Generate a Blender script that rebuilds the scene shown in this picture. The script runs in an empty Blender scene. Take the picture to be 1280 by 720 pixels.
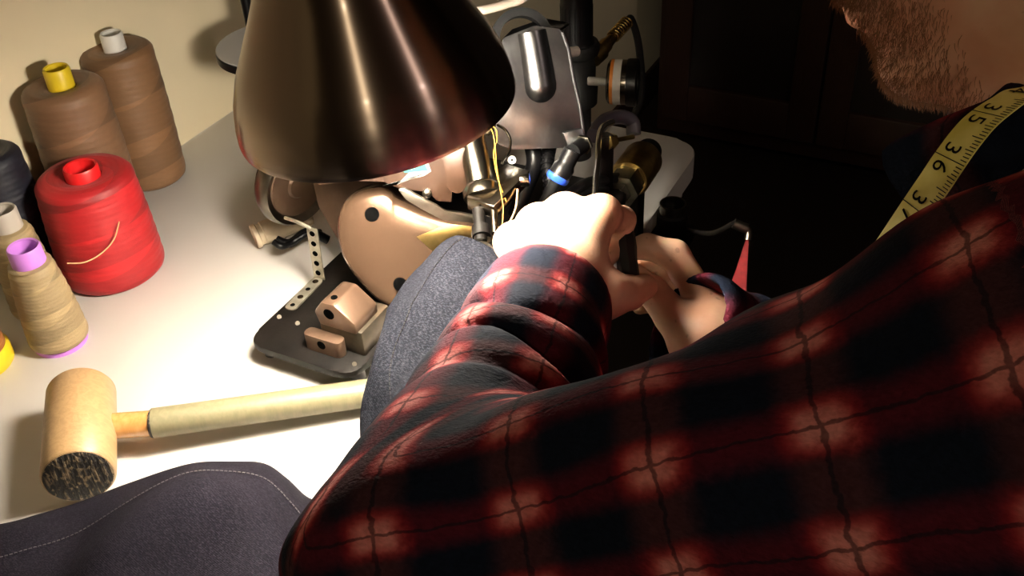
import bpy, bmesh, math, random
import numpy as np
from mathutils import Vector, Matrix

random.seed(7)
S = bpy.context.scene
COL = S.collection
T = 0.75                                   # height of the table top above the floor

# ------------------------------------------------------------------ camera
F_PX = 1280.0
_d = np.array([103, -1698, -1280.0]); _d /= np.linalg.norm(_d)
_up = -_d
_fw = np.array([0, 0, -1.0]); _fh = _fw - _up * (_fw @ _up); _fh /= np.linalg.norm(_fh)
_rt = np.cross(_fh, _up)
_B = math.radians(28.9)
_X = _fh * math.cos(_B) + _rt * math.sin(_B); _Y = np.cross(_up, _X)
CM = np.array([_X, _Y, _up])               # camera axes -> room axes (x along the back wall, y towards it)
CL = np.array([0, 0, T + 0.62])
cam_data = bpy.data.cameras.new('camera')
cam_data.sensor_width = 36.0; cam_data.lens = 36.0; cam_data.clip_start = 0.02
cam = bpy.data.objects.new('camera', cam_data); COL.objects.link(cam)
cam.matrix_world = Matrix(((*CM[0], CL[0]), (*CM[1], CL[1]), (*CM[2], CL[2]), (0, 0, 0, 1)))
S.camera = cam


def at(px, py, dep):
    """room point at a distance along a sight line of the photograph"""
    return Vector(CL + CM @ (np.array([(px - 640) / F_PX, (360 - py) / F_PX, -1.0]) * dep))


def on(px, py, z=0.0):
    """room point at height z above the table top"""
    v = CM @ np.array([(px - 640) / F_PX, (360 - py) / F_PX, -1.0])
    return Vector(CL + v * ((z + T - CL[2]) / v[2]))


def plane(px, py, o, n):
    v = Vector(CM @ np.array([(px - 640) / F_PX, (360 - py) / F_PX, -1.0])); c = Vector(CL)
    return c + v * ((Vector(o) - c).dot(n) / v.dot(n))


# ------------------------------------------------------------------ light and exposure
S.view_settings.view_transform = 'Standard'; S.view_settings.look = 'None'
S.view_settings.gamma = 1.0; S.view_settings.use_curve_mapping = False
S.view_settings.exposure = 0.0
BULB_STRENGTH = 335.0
BULB_COLOR = (1.0, 0.90, 0.75)
w = bpy.data.worlds.new('world'); S.world = w; w.use_nodes = True
w.node_tree.nodes['Background'].inputs[0].default_value = (0.9, 0.75, 0.6, 1)
w.node_tree.nodes['Background'].inputs[1].default_value = 0.004
S.cycles.use_denoising = True
try:
    S.cycles.denoiser = 'OPENIMAGEDENOISE'
    S.cycles.sample_clamp_indirect = 20.0
    S.cycles.max_bounces = 8
except Exception:
    pass


def fill_lamp(name, loc, energy, radius, color):
    l = bpy.data.lights.new(name, 'POINT'); l.energy = energy; l.shadow_soft_size = radius; l.color = color
    o = bpy.data.objects.new(name, l); COL.objects.link(o); o.location = loc
    return o


fill_lamp('fill_light', (-1.40, -0.62, 2.30), 19.0, 0.07, (1.0, 0.88, 0.62))  # unseen fill, added to lift face and shirt and streak the lamp shade
fill_lamp('fill_light', (0.15, -1.72, 2.30), 14.0, 0.07, (1.0, 0.80, 0.72))  # second added fill without a fixture, for the pinkish streak on the shade


# ------------------------------------------------------------------ materials
class E:
    """a shader value that can be written as arithmetic"""
    def __init__(s, nt, k): s.nt, s.k = nt, k

    def _m(s, op, b=None, c=None):
        n = s.nt.nodes.new('ShaderNodeMath'); n.operation = op
        for i, v in enumerate((s, b, c)):
            if v is None: continue
            if isinstance(v, E): s.nt.links.new(v.k, n.inputs[i])
            else: n.inputs[i].default_value = v
        return E(s.nt, n.outputs[0])

    def __add__(s, b): return s._m('ADD', b)
    def __sub__(s, b): return s._m('SUBTRACT', b)
    def __mul__(s, b): return s._m('MULTIPLY', b)
    def abs(s): return s._m('ABSOLUTE')
    def fract(s): return s._m('FRACT')
    def sin(s): return s._m('SINE')
    def gt(s, b): return s._m('GREATER_THAN', b)
    def max(s, b): return s._m('MAXIMUM', b)

    def step(s, a, b):                     # smooth ramp 0..1 while the value goes a -> b
        n = s.nt.nodes.new('ShaderNodeMapRange'); n.interpolation_type = 'SMOOTHSTEP'
        lo, hi = (a, b) if a < b else (b, a)
        n.inputs[1].default_value = lo; n.inputs[2].default_value = hi
        n.inputs[3].default_value = 0.0 if a < b else 1.0; n.inputs[4].default_value = 1.0 if a < b else 0.0
        s.nt.links.new(s.k, n.inputs[0]); return E(s.nt, n.outputs[0])


class Mt:
    def __init__(s, name, col=(0.5, 0.5, 0.5), rough=0.5, metal=0.0, **kw):
        s.m = bpy.data.materials.new(name); s.m.use_nodes = True; s.nt = s.m.node_tree
        s.b = s.nt.nodes['Principled BSDF']
        s.set('Base Color', (*col, 1)); s.set('Roughness', rough); s.set('Metallic', metal)
        for k, v in kw.items(): s.set(k.replace('_', ' '), v)

    def set(s, k, v):
        i = s.b.inputs[k]
        if isinstance(v, E): s.nt.links.new(v.k, i)
        elif hasattr(v, 'is_output'): s.nt.links.new(v, i)
        else: i.default_value = v

    def coord(s, kind='Object'):
        n = s.nt.nodes.new('ShaderNodeTexCoord'); return n.outputs[kind]

    def xyz(s, kind='Object'):
        n = s.nt.nodes.new('ShaderNodeSeparateXYZ'); s.nt.links.new(s.coord(kind), n.inputs[0])
        return [E(s.nt, o) for o in n.outputs]

    def noise(s, scale, detail=3.0, kind='Object', stretch=None, rough=0.5):
        n = s.nt.nodes.new('ShaderNodeTexNoise'); n.inputs['Scale'].default_value = scale
        n.inputs['Detail'].default_value = detail; n.inputs['Roughness'].default_value = rough
        c = s.coord(kind)
        if stretch:
            mp = s.nt.nodes.new('ShaderNodeMapping'); mp.inputs['Scale'].default_value = stretch
            s.nt.links.new(c, mp.inputs[0]); c = mp.outputs[0]
        s.nt.links.new(c, n.inputs['Vector']); return E(s.nt, n.outputs['Fac'])

    def mix(s, f, a, b):
        n = s.nt.nodes.new('ShaderNodeMix'); n.data_type = 'RGBA'; n.clamp_factor = True
        for i, v in ((0, f), (6, a), (7, b)):
            if isinstance(v, E): s.nt.links.new(v.k, n.inputs[i])
            elif hasattr(v, 'is_output'): s.nt.links.new(v, n.inputs[i])
            elif i: n.inputs[i].default_value = (*v, 1)
            else: n.inputs[0].default_value = v
        return n.outputs[2]

    def scale(s, col, f):
        """colour times a grey value"""
        n = s.nt.nodes.new('ShaderNodeVectorMath'); n.operation = 'SCALE'
        s.nt.links.new(col, n.inputs[0]); s.nt.links.new(f.k, n.inputs['Scale']); return n.outputs[0]

    def bump(s, h, strength=0.3, dist=0.001):
        n = s.nt.nodes.new('ShaderNodeBump'); n.inputs['Strength'].default_value = strength
        n.inputs['Distance'].default_value = dist
        s.nt.links.new(h.k, n.inputs['Height']); s.nt.links.new(n.outputs[0], s.b.inputs['Normal'])


def simple(name, col, rough=0.5, metal=0.0, var=0.0, scale=40.0, bump=0.0, **kw):
    m = Mt(name, col, rough, metal, **kw)
    if var:
        n = m.noise(scale, 4.0)
        m.set('Base Color', m.mix(n.step(0.3, 0.7), tuple(c * (1 - var) for c in col), tuple(min(1, c * (1 + var)) for c in col)))
    if bump: m.bump(m.noise(scale * 6, 3.0), bump, 0.0006)
    return m.m


def thread_mat(name, col, dark=0.72, turns=5.0, sheen=0.05):
    m = Mt(name, col, 0.55)
    u, v, _ = m.xyz('UV')
    # lightness from the winding angle, painted as bands climbing and falling around the cone
    wob = m.noise(1.2, 1.0, 'UV')
    a = (v * turns + (u * 6.2832).sin() * 0.28 + wob * 0.5).fract()
    b = (v * turns * 0.77 - (u * 6.2832 + 1.3).sin() * 0.33 + 0.37 + wob * 0.35).fract()
    f = a * 0.55 + (b * -1.0 + 1.0) * 0.45
    fine = (v * 190.0 + u * 9.0).sin() * 0.5 + 0.5
    g = m.noise(160.0, 2.0, 'UV', (0.25, 3.0, 1.0))
    c = m.mix(f, tuple(x * dark for x in col), tuple(min(1, x * 1.12) for x in col))
    m.set('Base Color', m.scale(c, g * 0.35 + fine * 0.05 + 0.80))
    m.set('Sheen Weight', sheen); m.set('Sheen Roughness', 0.4)
    m.bump(fine + g, 0.35, 0.0006)
    return m.m


def denim_mat(name, base=(0.030, 0.032, 0.052), fleck=(0.30, 0.31, 0.36), amount=0.5):
    m = Mt(name, base, 0.85)
    x, y, z = m.xyz()
    tw = ((x * 0.7 + y * 1.0 + z * 1.1) * 5200.0).sin() * 0.5 + 0.5
    n = m.noise(1050.0, 2.0, stretch=(1.0, 0.45, 0.6)); big = m.noise(26.0, 4.0)
    fl = (n * 0.8 + tw * 0.2).step(0.50, 0.66) * amount
    c = m.mix(fl, base, fleck)
    m.set('Base Color', m.scale(c, big * 0.7 + 0.65))
    m.set('Specular IOR Level', 0.04)
    m.bump(n + tw * 0.6, 0.5, 0.0007)
    return m.m


def plaid_mat(name):
    m = Mt(name, (0.02, 0.02, 0.03), 0.9)
    u, v, _ = m.xyz('UV')
    fuzz = m.noise(220.0, 3.0); soft = m.noise(45.0, 3.0)
    du = ((u + soft * 0.13 + fuzz * 0.07 - 0.10).fract() - 0.5).abs(); dv = ((v + soft * 0.13 + fuzz * 0.07 - 0.10).fract() - 0.5).abs()
    a = du.step(0.30, 0.08); b = dv.step(0.34, 0.08)
    navy, red, rose = (0.006, 0.009, 0.018), (0.40, 0.008, 0.014), (0.70, 0.31, 0.28)
    ab = a * b
    c = m.mix(a * 0.55, navy, (0.055, 0.028, 0.030))
    c = m.mix(b * 0.17 + a * 0.05 + ab * 0.74, c, red)
    c = m.mix(ab * ab * ab * (soft * 1.0 + 0.1), c, rose)
    line = (du.step(0.022, 0.010)).max(dv.step(0.022, 0.010))
    c = m.mix(line * 0.68, c, (0.008, 0.009, 0.014))
    hair = m.noise(700.0, 2.0, stretch=(1.0, 0.5, 1.0))
    m.set('Base Color', m.scale(c, hair * 0.7 + fuzz * 0.5 + 0.4))
    m.set('Specular IOR Level', 0.06)
    m.bump(fuzz + hair, 0.5, 0.0012)
    return m.m


def skin_mat():
    m = Mt('skin', (0.55, 0.27, 0.18), 0.5)
    n = m.noise(30.0, 4.0); p = m.noise(420.0, 2.0)
    c = m.mix(n.step(0.3, 0.72), (0.64, 0.34, 0.22), (0.76, 0.49, 0.34))
    sp = m.noise(120.0, 1.0).step(0.72, 0.78) * 0.45
    m.set('Base Color', m.mix(sp, c, (0.27, 0.12, 0.08)))
    m.set('Subsurface Weight', 0.12); m.set('Subsurface Radius', (0.008, 0.003, 0.0015)); m.set('Subsurface Scale', 0.6)
    m.bump(p + n * 0.5, 0.25, 0.0007)
    return m.m


def wood_mat(name, a, b, stretch, rough=0.5, ring=60.0, coat=0.0):
    m = Mt(name, a, rough)
    n = m.noise(14.0, 4.0, stretch=stretch)
    g = (n * ring).sin() * 0.5 + 0.5
    f = m.noise(60.0, 4.0, stretch=stretch)
    m.set('Base Color', m.mix(g * 0.5 + f * 0.6 - 0.05, a, b)); m.set('Coat Weight', coat)
    m.bump(f, 0.15, 0.0006)
    return m.m


MAT = dict(
    laminate=simple('white_laminate', (0.60, 0.575, 0.54), 0.42, var=0.03, scale=5),
    edge=simple('table_edge_band', (0.50, 0.48, 0.46), 0.5, var=0.08, scale=30),
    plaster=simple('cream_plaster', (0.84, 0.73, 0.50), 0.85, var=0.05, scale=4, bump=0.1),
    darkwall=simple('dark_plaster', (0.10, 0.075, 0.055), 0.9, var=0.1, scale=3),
    floor=wood_mat('dark_floorboards', (0.010, 0.006, 0.004), (0.018, 0.010, 0.006), (0.4, 6, 1), 0.6),
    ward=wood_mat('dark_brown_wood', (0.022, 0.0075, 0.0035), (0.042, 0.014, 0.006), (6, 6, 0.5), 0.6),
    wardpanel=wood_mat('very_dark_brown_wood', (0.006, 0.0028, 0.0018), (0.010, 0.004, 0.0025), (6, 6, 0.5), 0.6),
    black=simple('black_plastic', (0.004, 0.004, 0.0045), 0.34, Specular_IOR_Level=0.22),
    blackpaint=simple('black_oiled_steel', (0.005, 0.004, 0.0035), 0.5, 0.0, var=0.5, scale=40, bump=0.2, Specular_IOR_Level=0.15),
    hole_shade=simple('painted_hole_shade', (0.002, 0.002, 0.002), 1.0, Specular_IOR_Level=0.0),  # discs in this black stand in for the shade inside holes
    castblock=simple('oily_grey_iron', (0.075, 0.06, 0.042), 0.36, 0.6, var=0.3, scale=60),
    rubber=simple('black_rubber', (0.0035, 0.0035, 0.004), 0.6),
    steel=simple('worn_steel', (0.15, 0.135, 0.11), 0.34, 1.0, var=0.2, scale=70),
    chrome=simple('polished_steel', (0.16, 0.138, 0.108), 0.24, 1.0, var=0.1, scale=40),
    sheet=simple('zinc_sheet', (0.13, 0.13, 0.135), 0.30, 1.0, var=0.2, scale=45, bump=0.15),
    bronze=simple('bronze_hammered_paint', (0.120, 0.072, 0.048), 0.36, 0.5, var=0.12, scale=45, bump=0.12),
    bronze_dimmed=simple('bronze_paint_dimmed', (0.030, 0.0135, 0.0068), 0.42, 0.3, var=0.15, scale=60, bump=0.1),  # same bronze, darkened to hold down the glare of the near lamp
    bronzeplate=simple('bronze_gloss_paint', (0.120, 0.070, 0.044), 0.24, 0.6, var=0.06, scale=20),
    brass=simple('dull_brass', (0.42, 0.29, 0.10), 0.35, 1.0, var=0.25, scale=60),
    drab=simple('drab_steel_strip', (0.36, 0.33, 0.26), 0.45, 0.8, var=0.2, scale=90),
    beige=simple('beige_plastic', (0.55, 0.45, 0.32), 0.55, var=0.12, scale=40),
    bright=simple('bright_steel', (0.72, 0.70, 0.66), 0.2, 1.0),
    smokehose=simple('smoky_hose', (0.10, 0.09, 0.12), 0.3),
    white_dimmed=simple('dimmed_label_white', (0.22, 0.22, 0.21), 0.5),  # white darkened so the near lamp does not burn out the label
    white=simple('white_plastic', (0.72, 0.70, 0.66), 0.4),
    cordwhite=simple('white_cord', (0.75, 0.66, 0.55), 0.45),
    grey=simple('grey_plastic', (0.36, 0.35, 0.33), 0.45),
    yellow=simple('yellow_plastic', (0.75, 0.55, 0.02), 0.4),
    redp=simple('red_plastic', (0.62, 0.012, 0.014), 0.4),
    purple=simple('violet_plastic', (0.52, 0.20, 0.66), 0.45),
    greyp=simple('pale_grey_plastic', (0.42, 0.38, 0.33), 0.5),
    navyp=simple('navy_plastic', (0.02, 0.02, 0.05), 0.5),
    teal=simple('teal_print', (0.008, 0.15, 0.115), 0.5),
    blue=simple('blue_plastic', (0.02, 0.08, 0.62), 0.35),
    orange=simple('orange_glint', (0.85, 0.30, 0.05), 0.4),  # colour of the painted lamp reflection on the gauge drum
    thread_gold=simple('golden_thread', (0.40, 0.19, 0.025), 0.55),
    thread_tan=simple('tan_thread', (0.55, 0.33, 0.16), 0.6),
    thread_stitch=simple('pale_stitch_thread', (0.085, 0.08, 0.082), 0.7),
    redcloth=simple('red_webbing', (0.13, 0.004, 0.006), 0.75, var=0.2, scale=150),
    shadein=simple('white_enamel', (0.80, 0.78, 0.74), 0.4),
    hair=simple('brown_hair', (0.10, 0.05, 0.025), 0.55),
    beard=simple('ginger_brown_hair', (0.26, 0.125, 0.05), 0.5),
    eye=simple('eye_white', (0.7, 0.68, 0.65), 0.2),
    trouser=denim_mat('dark_trousers', (0.012, 0.013, 0.02), (0.08, 0.08, 0.1), 0.3),
    denim=denim_mat('raw_denim', (0.006, 0.005, 0.0085), (0.045, 0.040, 0.052), 0.42),
    denim2=denim_mat('grey_denim', (0.0045, 0.005, 0.008), (0.070, 0.073, 0.09), 0.36),
    plaid=plaid_mat('plaid_flannel'), skin=skin_mat(),
    mallet=wood_mat('pale_beech', (0.29, 0.175, 0.08), (0.39, 0.25, 0.12), (7, 7, 0.7), 0.45, 30.0),
    handle=wood_mat('greenish_wood', (0.155, 0.14, 0.075), (0.215, 0.195, 0.115), (8, 8, 0.6), 0.42, 25.0),
    resin=wood_mat('amber_glue', (0.46, 0.21, 0.06), (0.56, 0.32, 0.12), (8, 8, 0.8), 0.12, 20.0, 1.0),
    t_brown=thread_mat('brown_thread', (0.215, 0.110, 0.050), 0.55, 4.5),
    t_brown2=thread_mat('cocoa_thread', (0.195, 0.100, 0.050), 0.55, 4.2),
    t_red=thread_mat('red_thread', (0.40, 0.008, 0.012), 0.50, 5.0),
    t_beige=thread_mat('beige_thread', (0.32, 0.235, 0.12), 0.52, 4.0),
    t_navy=thread_mat('navy_thread', (0.005, 0.0055, 0.014), 0.7, 4.0),
    t_rust=thread_mat('rust_thread', (0.34, 0.12, 0.03), 0.7, 3.0),
)


def burnt_mat():
    m = Mt('scarred_end_grain', (0.03, 0.027, 0.024), 0.7)
    n = m.noise(420.0, 3.0, stretch=(1.0, 0.10, 0.4)); n2 = m.noise(480.0, 3.0, stretch=(0.3, 1.0, 0.10))
    f = (n.max(n2)).step(0.54, 0.70)
    m.set('Base Color', m.mix(f, (0.018, 0.016, 0.015), (0.30, 0.22, 0.13)))
    m.bump(n + n2, 0.8, 0.002)
    return m.m


def shade_mat():
    m = Mt('dark_brushed_metal', (0.25, 0.195, 0.16), 0.30, 1.0)
    tg = m.nt.nodes.new('ShaderNodeTangent'); tg.direction_type = 'RADIAL'; tg.axis = 'Z'
    m.nt.links.new(tg.outputs[0], m.b.inputs['Tangent'])
    m.set('Anisotropic', 0.9); m.set('Anisotropic Rotation', 0.25)
    m.set('Roughness', 0.27)
    m.set('Coat Weight', 0.25); m.set('Coat Roughness', 0.12)
    return m.m


def tape_mat():
    m = Mt('yellow_tape', (0.8, 0.7, 0.2), 0.4)
    n = m.noise(60.0, 4.0)
    m.set('Base Color', m.mix(n.step(0.35, 0.7), (0.74, 0.64, 0.13), (0.86, 0.77, 0.24)))
    return m.m


MAT['burnt'] = burnt_mat(); MAT['shade'] = shade_mat(); MAT['tape'] = tape_mat()
_g = Mt('lit_bulb', (1, 1, 1), 0.5); _g.set('Emission Color', (*BULB_COLOR, 1)); _g.set('Emission Strength', BULB_STRENGTH); MAT['bulb'] = _g.m


# ------------------------------------------------------------------ building helpers
def V(*a): return Vector(a)
def R(x, y, z): return Vector((x, y, T + z))          # room point, height given from the table top


def frame(axis):
    n = Vector(axis).normalized()
    a = Vector((0, 0, 1)) if abs(n.z) < 0.9 else Vector((1, 0, 0))
    u = a.cross(n).normalized(); return u, n.cross(u).normalized(), n


def lathe(bm, prof, O=(0, 0, 0), axis=(0, 0, 1), seg=40, mi=0):
    """profile of (radius, height) turned about an axis; a radius of 0 closes it"""
    uvl = bm.loops.layers.uv.verify(); u, v, n = frame(axis); O = Vector(O)
    if tuple(axis) == (0, 0, 1): u, v = Vector((1, 0, 0)), Vector((0, 1, 0))
    L = [0.0]
    for i in range(1, len(prof)): L.append(L[-1] + math.dist(prof[i], prof[i - 1]))
    tot = L[-1] or 1.0
    rings = []
    for r, h in prof:
        if r <= 1e-7: rings.append([bm.verts.new(O + n * h)])
        else: rings.append([bm.verts.new(O + n * h + u * (r * math.cos(2 * math.pi * k / seg)) + v * (r * math.sin(2 * math.pi * k / seg))) for k in range(seg)])
    for i in range(len(prof) - 1):
        A, B = rings[i], rings[i + 1]
        for k in range(seg):
            k2 = (k + 1) % seg; u0, u1, v0, v1 = k / seg, (k + 1) / seg, L[i] / tot, L[i + 1] / tot
            if len(A) > 1 and len(B) > 1: vs = [A[k], A[k2], B[k2], B[k]]; uv = [(u0, v0), (u1, v0), (u1, v1), (u0, v1)]
            elif len(B) > 1: vs = [A[0], B[k2], B[k]]; uv = [(u0, v0), (u1, v1), (u0, v1)]
            elif len(A) > 1: vs = [A[k], A[k2], B[0]]; uv = [(u0, v0), (u1, v0), (u0, v1)]
            else: continue
            f = bm.faces.new(vs); f.material_index = mi
            for lp, c in zip(f.loops, uv): lp[uvl].uv = c
    return bm


def spline(pts, n=8):
    P = [Vector(p) for p in pts]
    if len(P) < 3: return P
    out = []
    for i in range(len(P) - 1):
        p0, p1, p2, p3 = P[max(i - 1, 0)], P[i], P[i + 1], P[min(i + 2, len(P) - 1)]
        for k in range(n):
            t = k / n
            out.append(0.5 * ((2 * p1) + (p2 - p0) * t + (2 * p0 - 5 * p1 + 4 * p2 - p3) * t * t + (3 * p1 - p0 - 3 * p2 + p3) * t ** 3))
    return out + [P[-1]]


def tube(bm, pts, r, seg=12, mi=0, smooth=8, closed=False):
    P = spline(pts, smooth) if smooth else [Vector(p) for p in pts]
    n = len(P); rr = r if callable(r) else (lambda t: r)
    t0 = (P[1] - P[0]).normalized(); u = frame(t0)[0]; rings = []
    for i, p in enumerate(P):
        t = (P[min(i + 1, n - 1)] - P[max(i - 1, 0)]).normalized()
        u = (u - t * u.dot(t)).normalized(); v = t.cross(u); q = rr(i / (n - 1))
        rings.append([bm.verts.new(p + u * (q * math.cos(2 * math.pi * k / seg)) + v * (q * math.sin(2 * math.pi * k / seg))) for k in range(seg)])
    for A, B in zip(rings, rings[1:]):
        for k in range(seg):
            f = bm.faces.new([A[k], A[(k + 1) % seg], B[(k + 1) % seg], B[k]]); f.material_index = mi
    for ring, rev in ((rings[0], True), (rings[-1], False)):
        f = bm.faces.new(ring[::-1] if rev else ring); f.material_index = mi
    return bm


def cyl(bm, a, b, r0, r1=None, seg=24, mi=0, bev=0.0):
    a, b = Vector(a), Vector(b); L = (b - a).length; r1 = r0 if r1 is None else r1; e = min(bev, L / 3)
    return lathe(bm, [(0, 0), (r0 - e, 0), (r0, e), (r1, L - e), (r1 - e, L), (0, L)] if e else [(0, 0), (r0, 0), (r1, L), (0, L)], a, b - a, seg, mi)


def sphere(bm, c, r, seg=16, mi=0):
    return lathe(bm, [(0 if i in (0, 10) else r * math.sin(math.pi * i / 10), -r * math.cos(math.pi * i / 10)) for i in range(11)], c, (0, 0, 1), seg, mi)


def prism(bm, pts, off, bev=0.0, mi=0, seg=2):
    """closed outline in space, extruded by the vector off"""
    off = Vector(off); P = [Vector(p) for p in pts]
    nrm = Vector((0, 0, 0))
    for i in range(len(P)): nrm += (P[i] - P[0]).cross(P[(i + 1) % len(P)] - P[0])
    if nrm.dot(off) > 0: P = P[::-1]
    a = [bm.verts.new(p) for p in P]; b = [bm.verts.new(p + off) for p in P]
    fs = [bm.faces.new(a), bm.faces.new(b[::-1])]
    n = len(P)
    for i in range(n): fs.append(bm.faces.new([a[i], b[i], b[(i + 1) % n], a[(i + 1) % n]]))
    for f in fs: f.material_index = mi
    if bev:
        ed = {e for f in fs for e in f.edges}
        r = bmesh.ops.bevel(bm, geom=list(ed), offset=bev, segments=seg, affect='EDGES', profile=0.5, clamp_overlap=True)
        for f in r['faces']: f.material_index = mi
    return bm


def box(bm, c, d, bev=0.0, axes=None, mi=0):
    c = Vector(c); ax = [Vector(a) for a in axes] if axes else [V(1, 0, 0), V(0, 1, 0), V(0, 0, 1)]
    u, v, n = ax[0] * d[0] / 2, ax[1] * d[1] / 2, ax[2] * d[2]
    o = c - ax[2] * d[2] / 2
    return prism(bm, [o - u - v, o + u - v, o + u + v, o - u + v], n, bev, mi)


def rounded(pts, r, n=5):
    """polygon with its corners rounded"""
    P = [Vector(p) for p in pts]; out = []
    for i, p in enumerate(P):
        a, b = P[i - 1] - p, P[(i + 1) % len(P)] - p
        q = min(r, a.length * 0.45, b.length * 0.45); s, e = p + a.normalized() * q, p + b.normalized() * q
        for k in range(n + 1):
            t = k / n; out.append(s * (1 - t) ** 2 + p * (2 * t * (1 - t)) + e * t * t)
    return out


def ob(name, bm, mat, parent=None, sharp=40.0):
    me = bpy.data.meshes.new(name)
    if isinstance(bm, bmesh.types.BMesh):
        bmesh.ops.recalc_face_normals(bm, faces=bm.faces[:]); bm.to_mesh(me); bm.free()
    else:
        vs, fs = bm[0], bm[1]
        me.from_pydata([tuple(v) for v in vs], [], [tuple(f) for f in fs])
    for m in (mat if isinstance(mat, (list, tuple)) else [mat]): me.materials.append(MAT[m])
    me.polygons.foreach_set('use_smooth', [True] * len(me.polygons))
    if sharp: me.set_sharp_from_angle(angle=math.radians(sharp))
    me.update()
    o = bpy.data.objects.new(name, me); COL.objects.link(o)
    if parent: attach(o, parent)
    return o


def attach(o, p):
    """keep o where it was built in the room while making it a part of p"""
    loc = Vector((0, 0, 0)); q = p
    while q: loc += q.location; q = q.parent
    o.parent = p; o.location = -loc if not o.location.length else o.location
    return o


def origin(o, pt):
    """move a one-mesh thing's origin to pt without moving its shape"""
    o.data.transform(Matrix.Translation(-Vector(pt))); o.location = pt; return o


def tag(o, label, cat, group=None, kind=None):
    if label: o['label'] = label
    if cat: o['category'] = cat
    if group: o['group'] = group
    if kind: o['kind'] = kind
    return o


def thing(name, loc, label, cat, group=None):
    o = bpy.data.objects.new(name, None); COL.objects.link(o); o.location = loc; o.empty_display_size = 0.02
    return tag(o, label, cat, group)


def struct(name, bm, mat, **k):
    o = ob(name, bm, mat, **k); o['kind'] = 'structure'; return o


NB = bmesh.new
# outlines are read against real planes standing in the room
def outline(pxs, o, n): return [plane(x, y, o, Vector(n)) for x, y in pxs]


# ------------------------------------------------------------------ implicit surfaces (bodies and cloth)
def _seg(P, a, b):
    a, b = np.asarray(a, float), np.asarray(b, float); d = b - a
    t = np.clip(((P - a) @ d) / max(d @ d, 1e-12), 0, 1)
    return t, np.linalg.norm(P - (a + t[:, None] * d), axis=1)


def cap(P, a, b, ra, rb=None):
    t, d = _seg(P, a, b); return d - (ra + ((ra if rb is None else rb) - ra) * t)


def ell(P, c, r, ax=None):
    q = P - np.asarray(c, float)
    if ax is not None: q = q @ np.asarray(ax, float).T
    r = np.asarray(r, float); k0 = np.linalg.norm(q / r, axis=1); k1 = np.linalg.norm(q / (r * r), axis=1)
    return k0 * (k0 - 1.0) / np.maximum(k1, 1e-9)


def smin(a, b, k):
    h = np.maximum(k - np.abs(a - b), 0) / k
    return np.minimum(a, b) - h * h * k * 0.25


def smax(a, b, k): return -smin(-a, -b, k)


def surface(f, lo, hi, res):
    """surface nets over only those blocks of the grid that the surface crosses"""
    lo, hi = np.asarray(lo, float), np.asarray(hi, float); B = 8; bs = B * res
    nb = np.maximum(np.ceil((hi - lo) / bs).astype(int), 1)
    bi = np.stack(np.meshgrid(*[np.arange(k) for k in nb], indexing='ij'), -1).reshape(-1, 3)
    act = bi[np.abs(f(lo + (bi + 0.5) * bs)) < bs * 1.25]
    loc = np.stack(np.meshgrid(*[np.arange(B + 1)] * 3, indexing='ij'), -1).reshape(-1, 3)
    dims = nb * B + 2
    key = lambda c: (c[..., 0].astype(np.int64) * dims[1] + c[..., 1]) * dims[2] + c[..., 2]
    ck, cv, quads = [], [], []
    corner = np.array([[i, j, k] for i in (0, 1) for j in (0, 1) for k in (0, 1)])
    edges = [(a, b) for a in range(8) for b in range(a + 1, 8) if np.abs(corner[a] - corner[b]).sum() == 1]
    for s in range(0, len(act), 400):
        A = act[s:s + 400]; G = A[:, None, :] * B + loc[None]
        F = f((lo + G.reshape(-1, 3) * res)).reshape(len(A), B + 1, B + 1, B + 1)
        sub = [F[:, c[0]:B + c[0], c[1]:B + c[1], c[2]:B + c[2]] for c in corner]
        ins = sum((x < 0).astype(np.int8) for x in sub); mk = (ins > 0) & (ins < 8)
        if mk.any():
            w = np.argwhere(mk); vals = np.stack([x[mk] for x in sub], 1)
            acc = np.zeros((len(w), 3)); cnt = np.zeros(len(w))
            for a, b in edges:
                va, vb = vals[:, a], vals[:, b]; x = (va < 0) != (vb < 0); t = va / np.where(x, va - vb, 1)
                acc[x] += (corner[a] + (corner[b] - corner[a]) * t[:, None])[x]; cnt += x
            g = A[w[:, 0]] * B + w[:, 1:]
            ck.append(key(g)); cv.append(lo + (g + acc / cnt[:, None]) * res)
        for ax in range(3):
            e = [0, 0, 0]; e[ax] = 1
            f0 = F[:, :B, :B, :B]; f1 = F[:, e[0]:B + e[0], e[1]:B + e[1], e[2]:B + e[2]]
            x = (f0 < 0) != (f1 < 0)
            if not x.any(): continue
            w = np.argwhere(x); g = A[w[:, 0]] * B + w[:, 1:]; flip = f0[x] < 0
            p, q = [(1, 2), (2, 0), (0, 1)][ax]; dp, dq = np.zeros(3, int), np.zeros(3, int); dp[p] = 1; dq[q] = 1
            Q = np.stack([key(g - dp - dq), key(g - dq), key(g), key(g - dp)], 1)
            Q[~flip] = Q[~flip][:, ::-1]; quads.append(Q)
    ck = np.concatenate(ck); cv = np.concatenate(cv); Q = np.concatenate(quads)
    o = np.argsort(ck); ck, cv = ck[o], cv[o]
    ix = np.minimum(np.searchsorted(ck, Q), len(ck) - 1); ok = (ck[ix] == Q).all(1)
    return cv, ix[ok]


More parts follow.
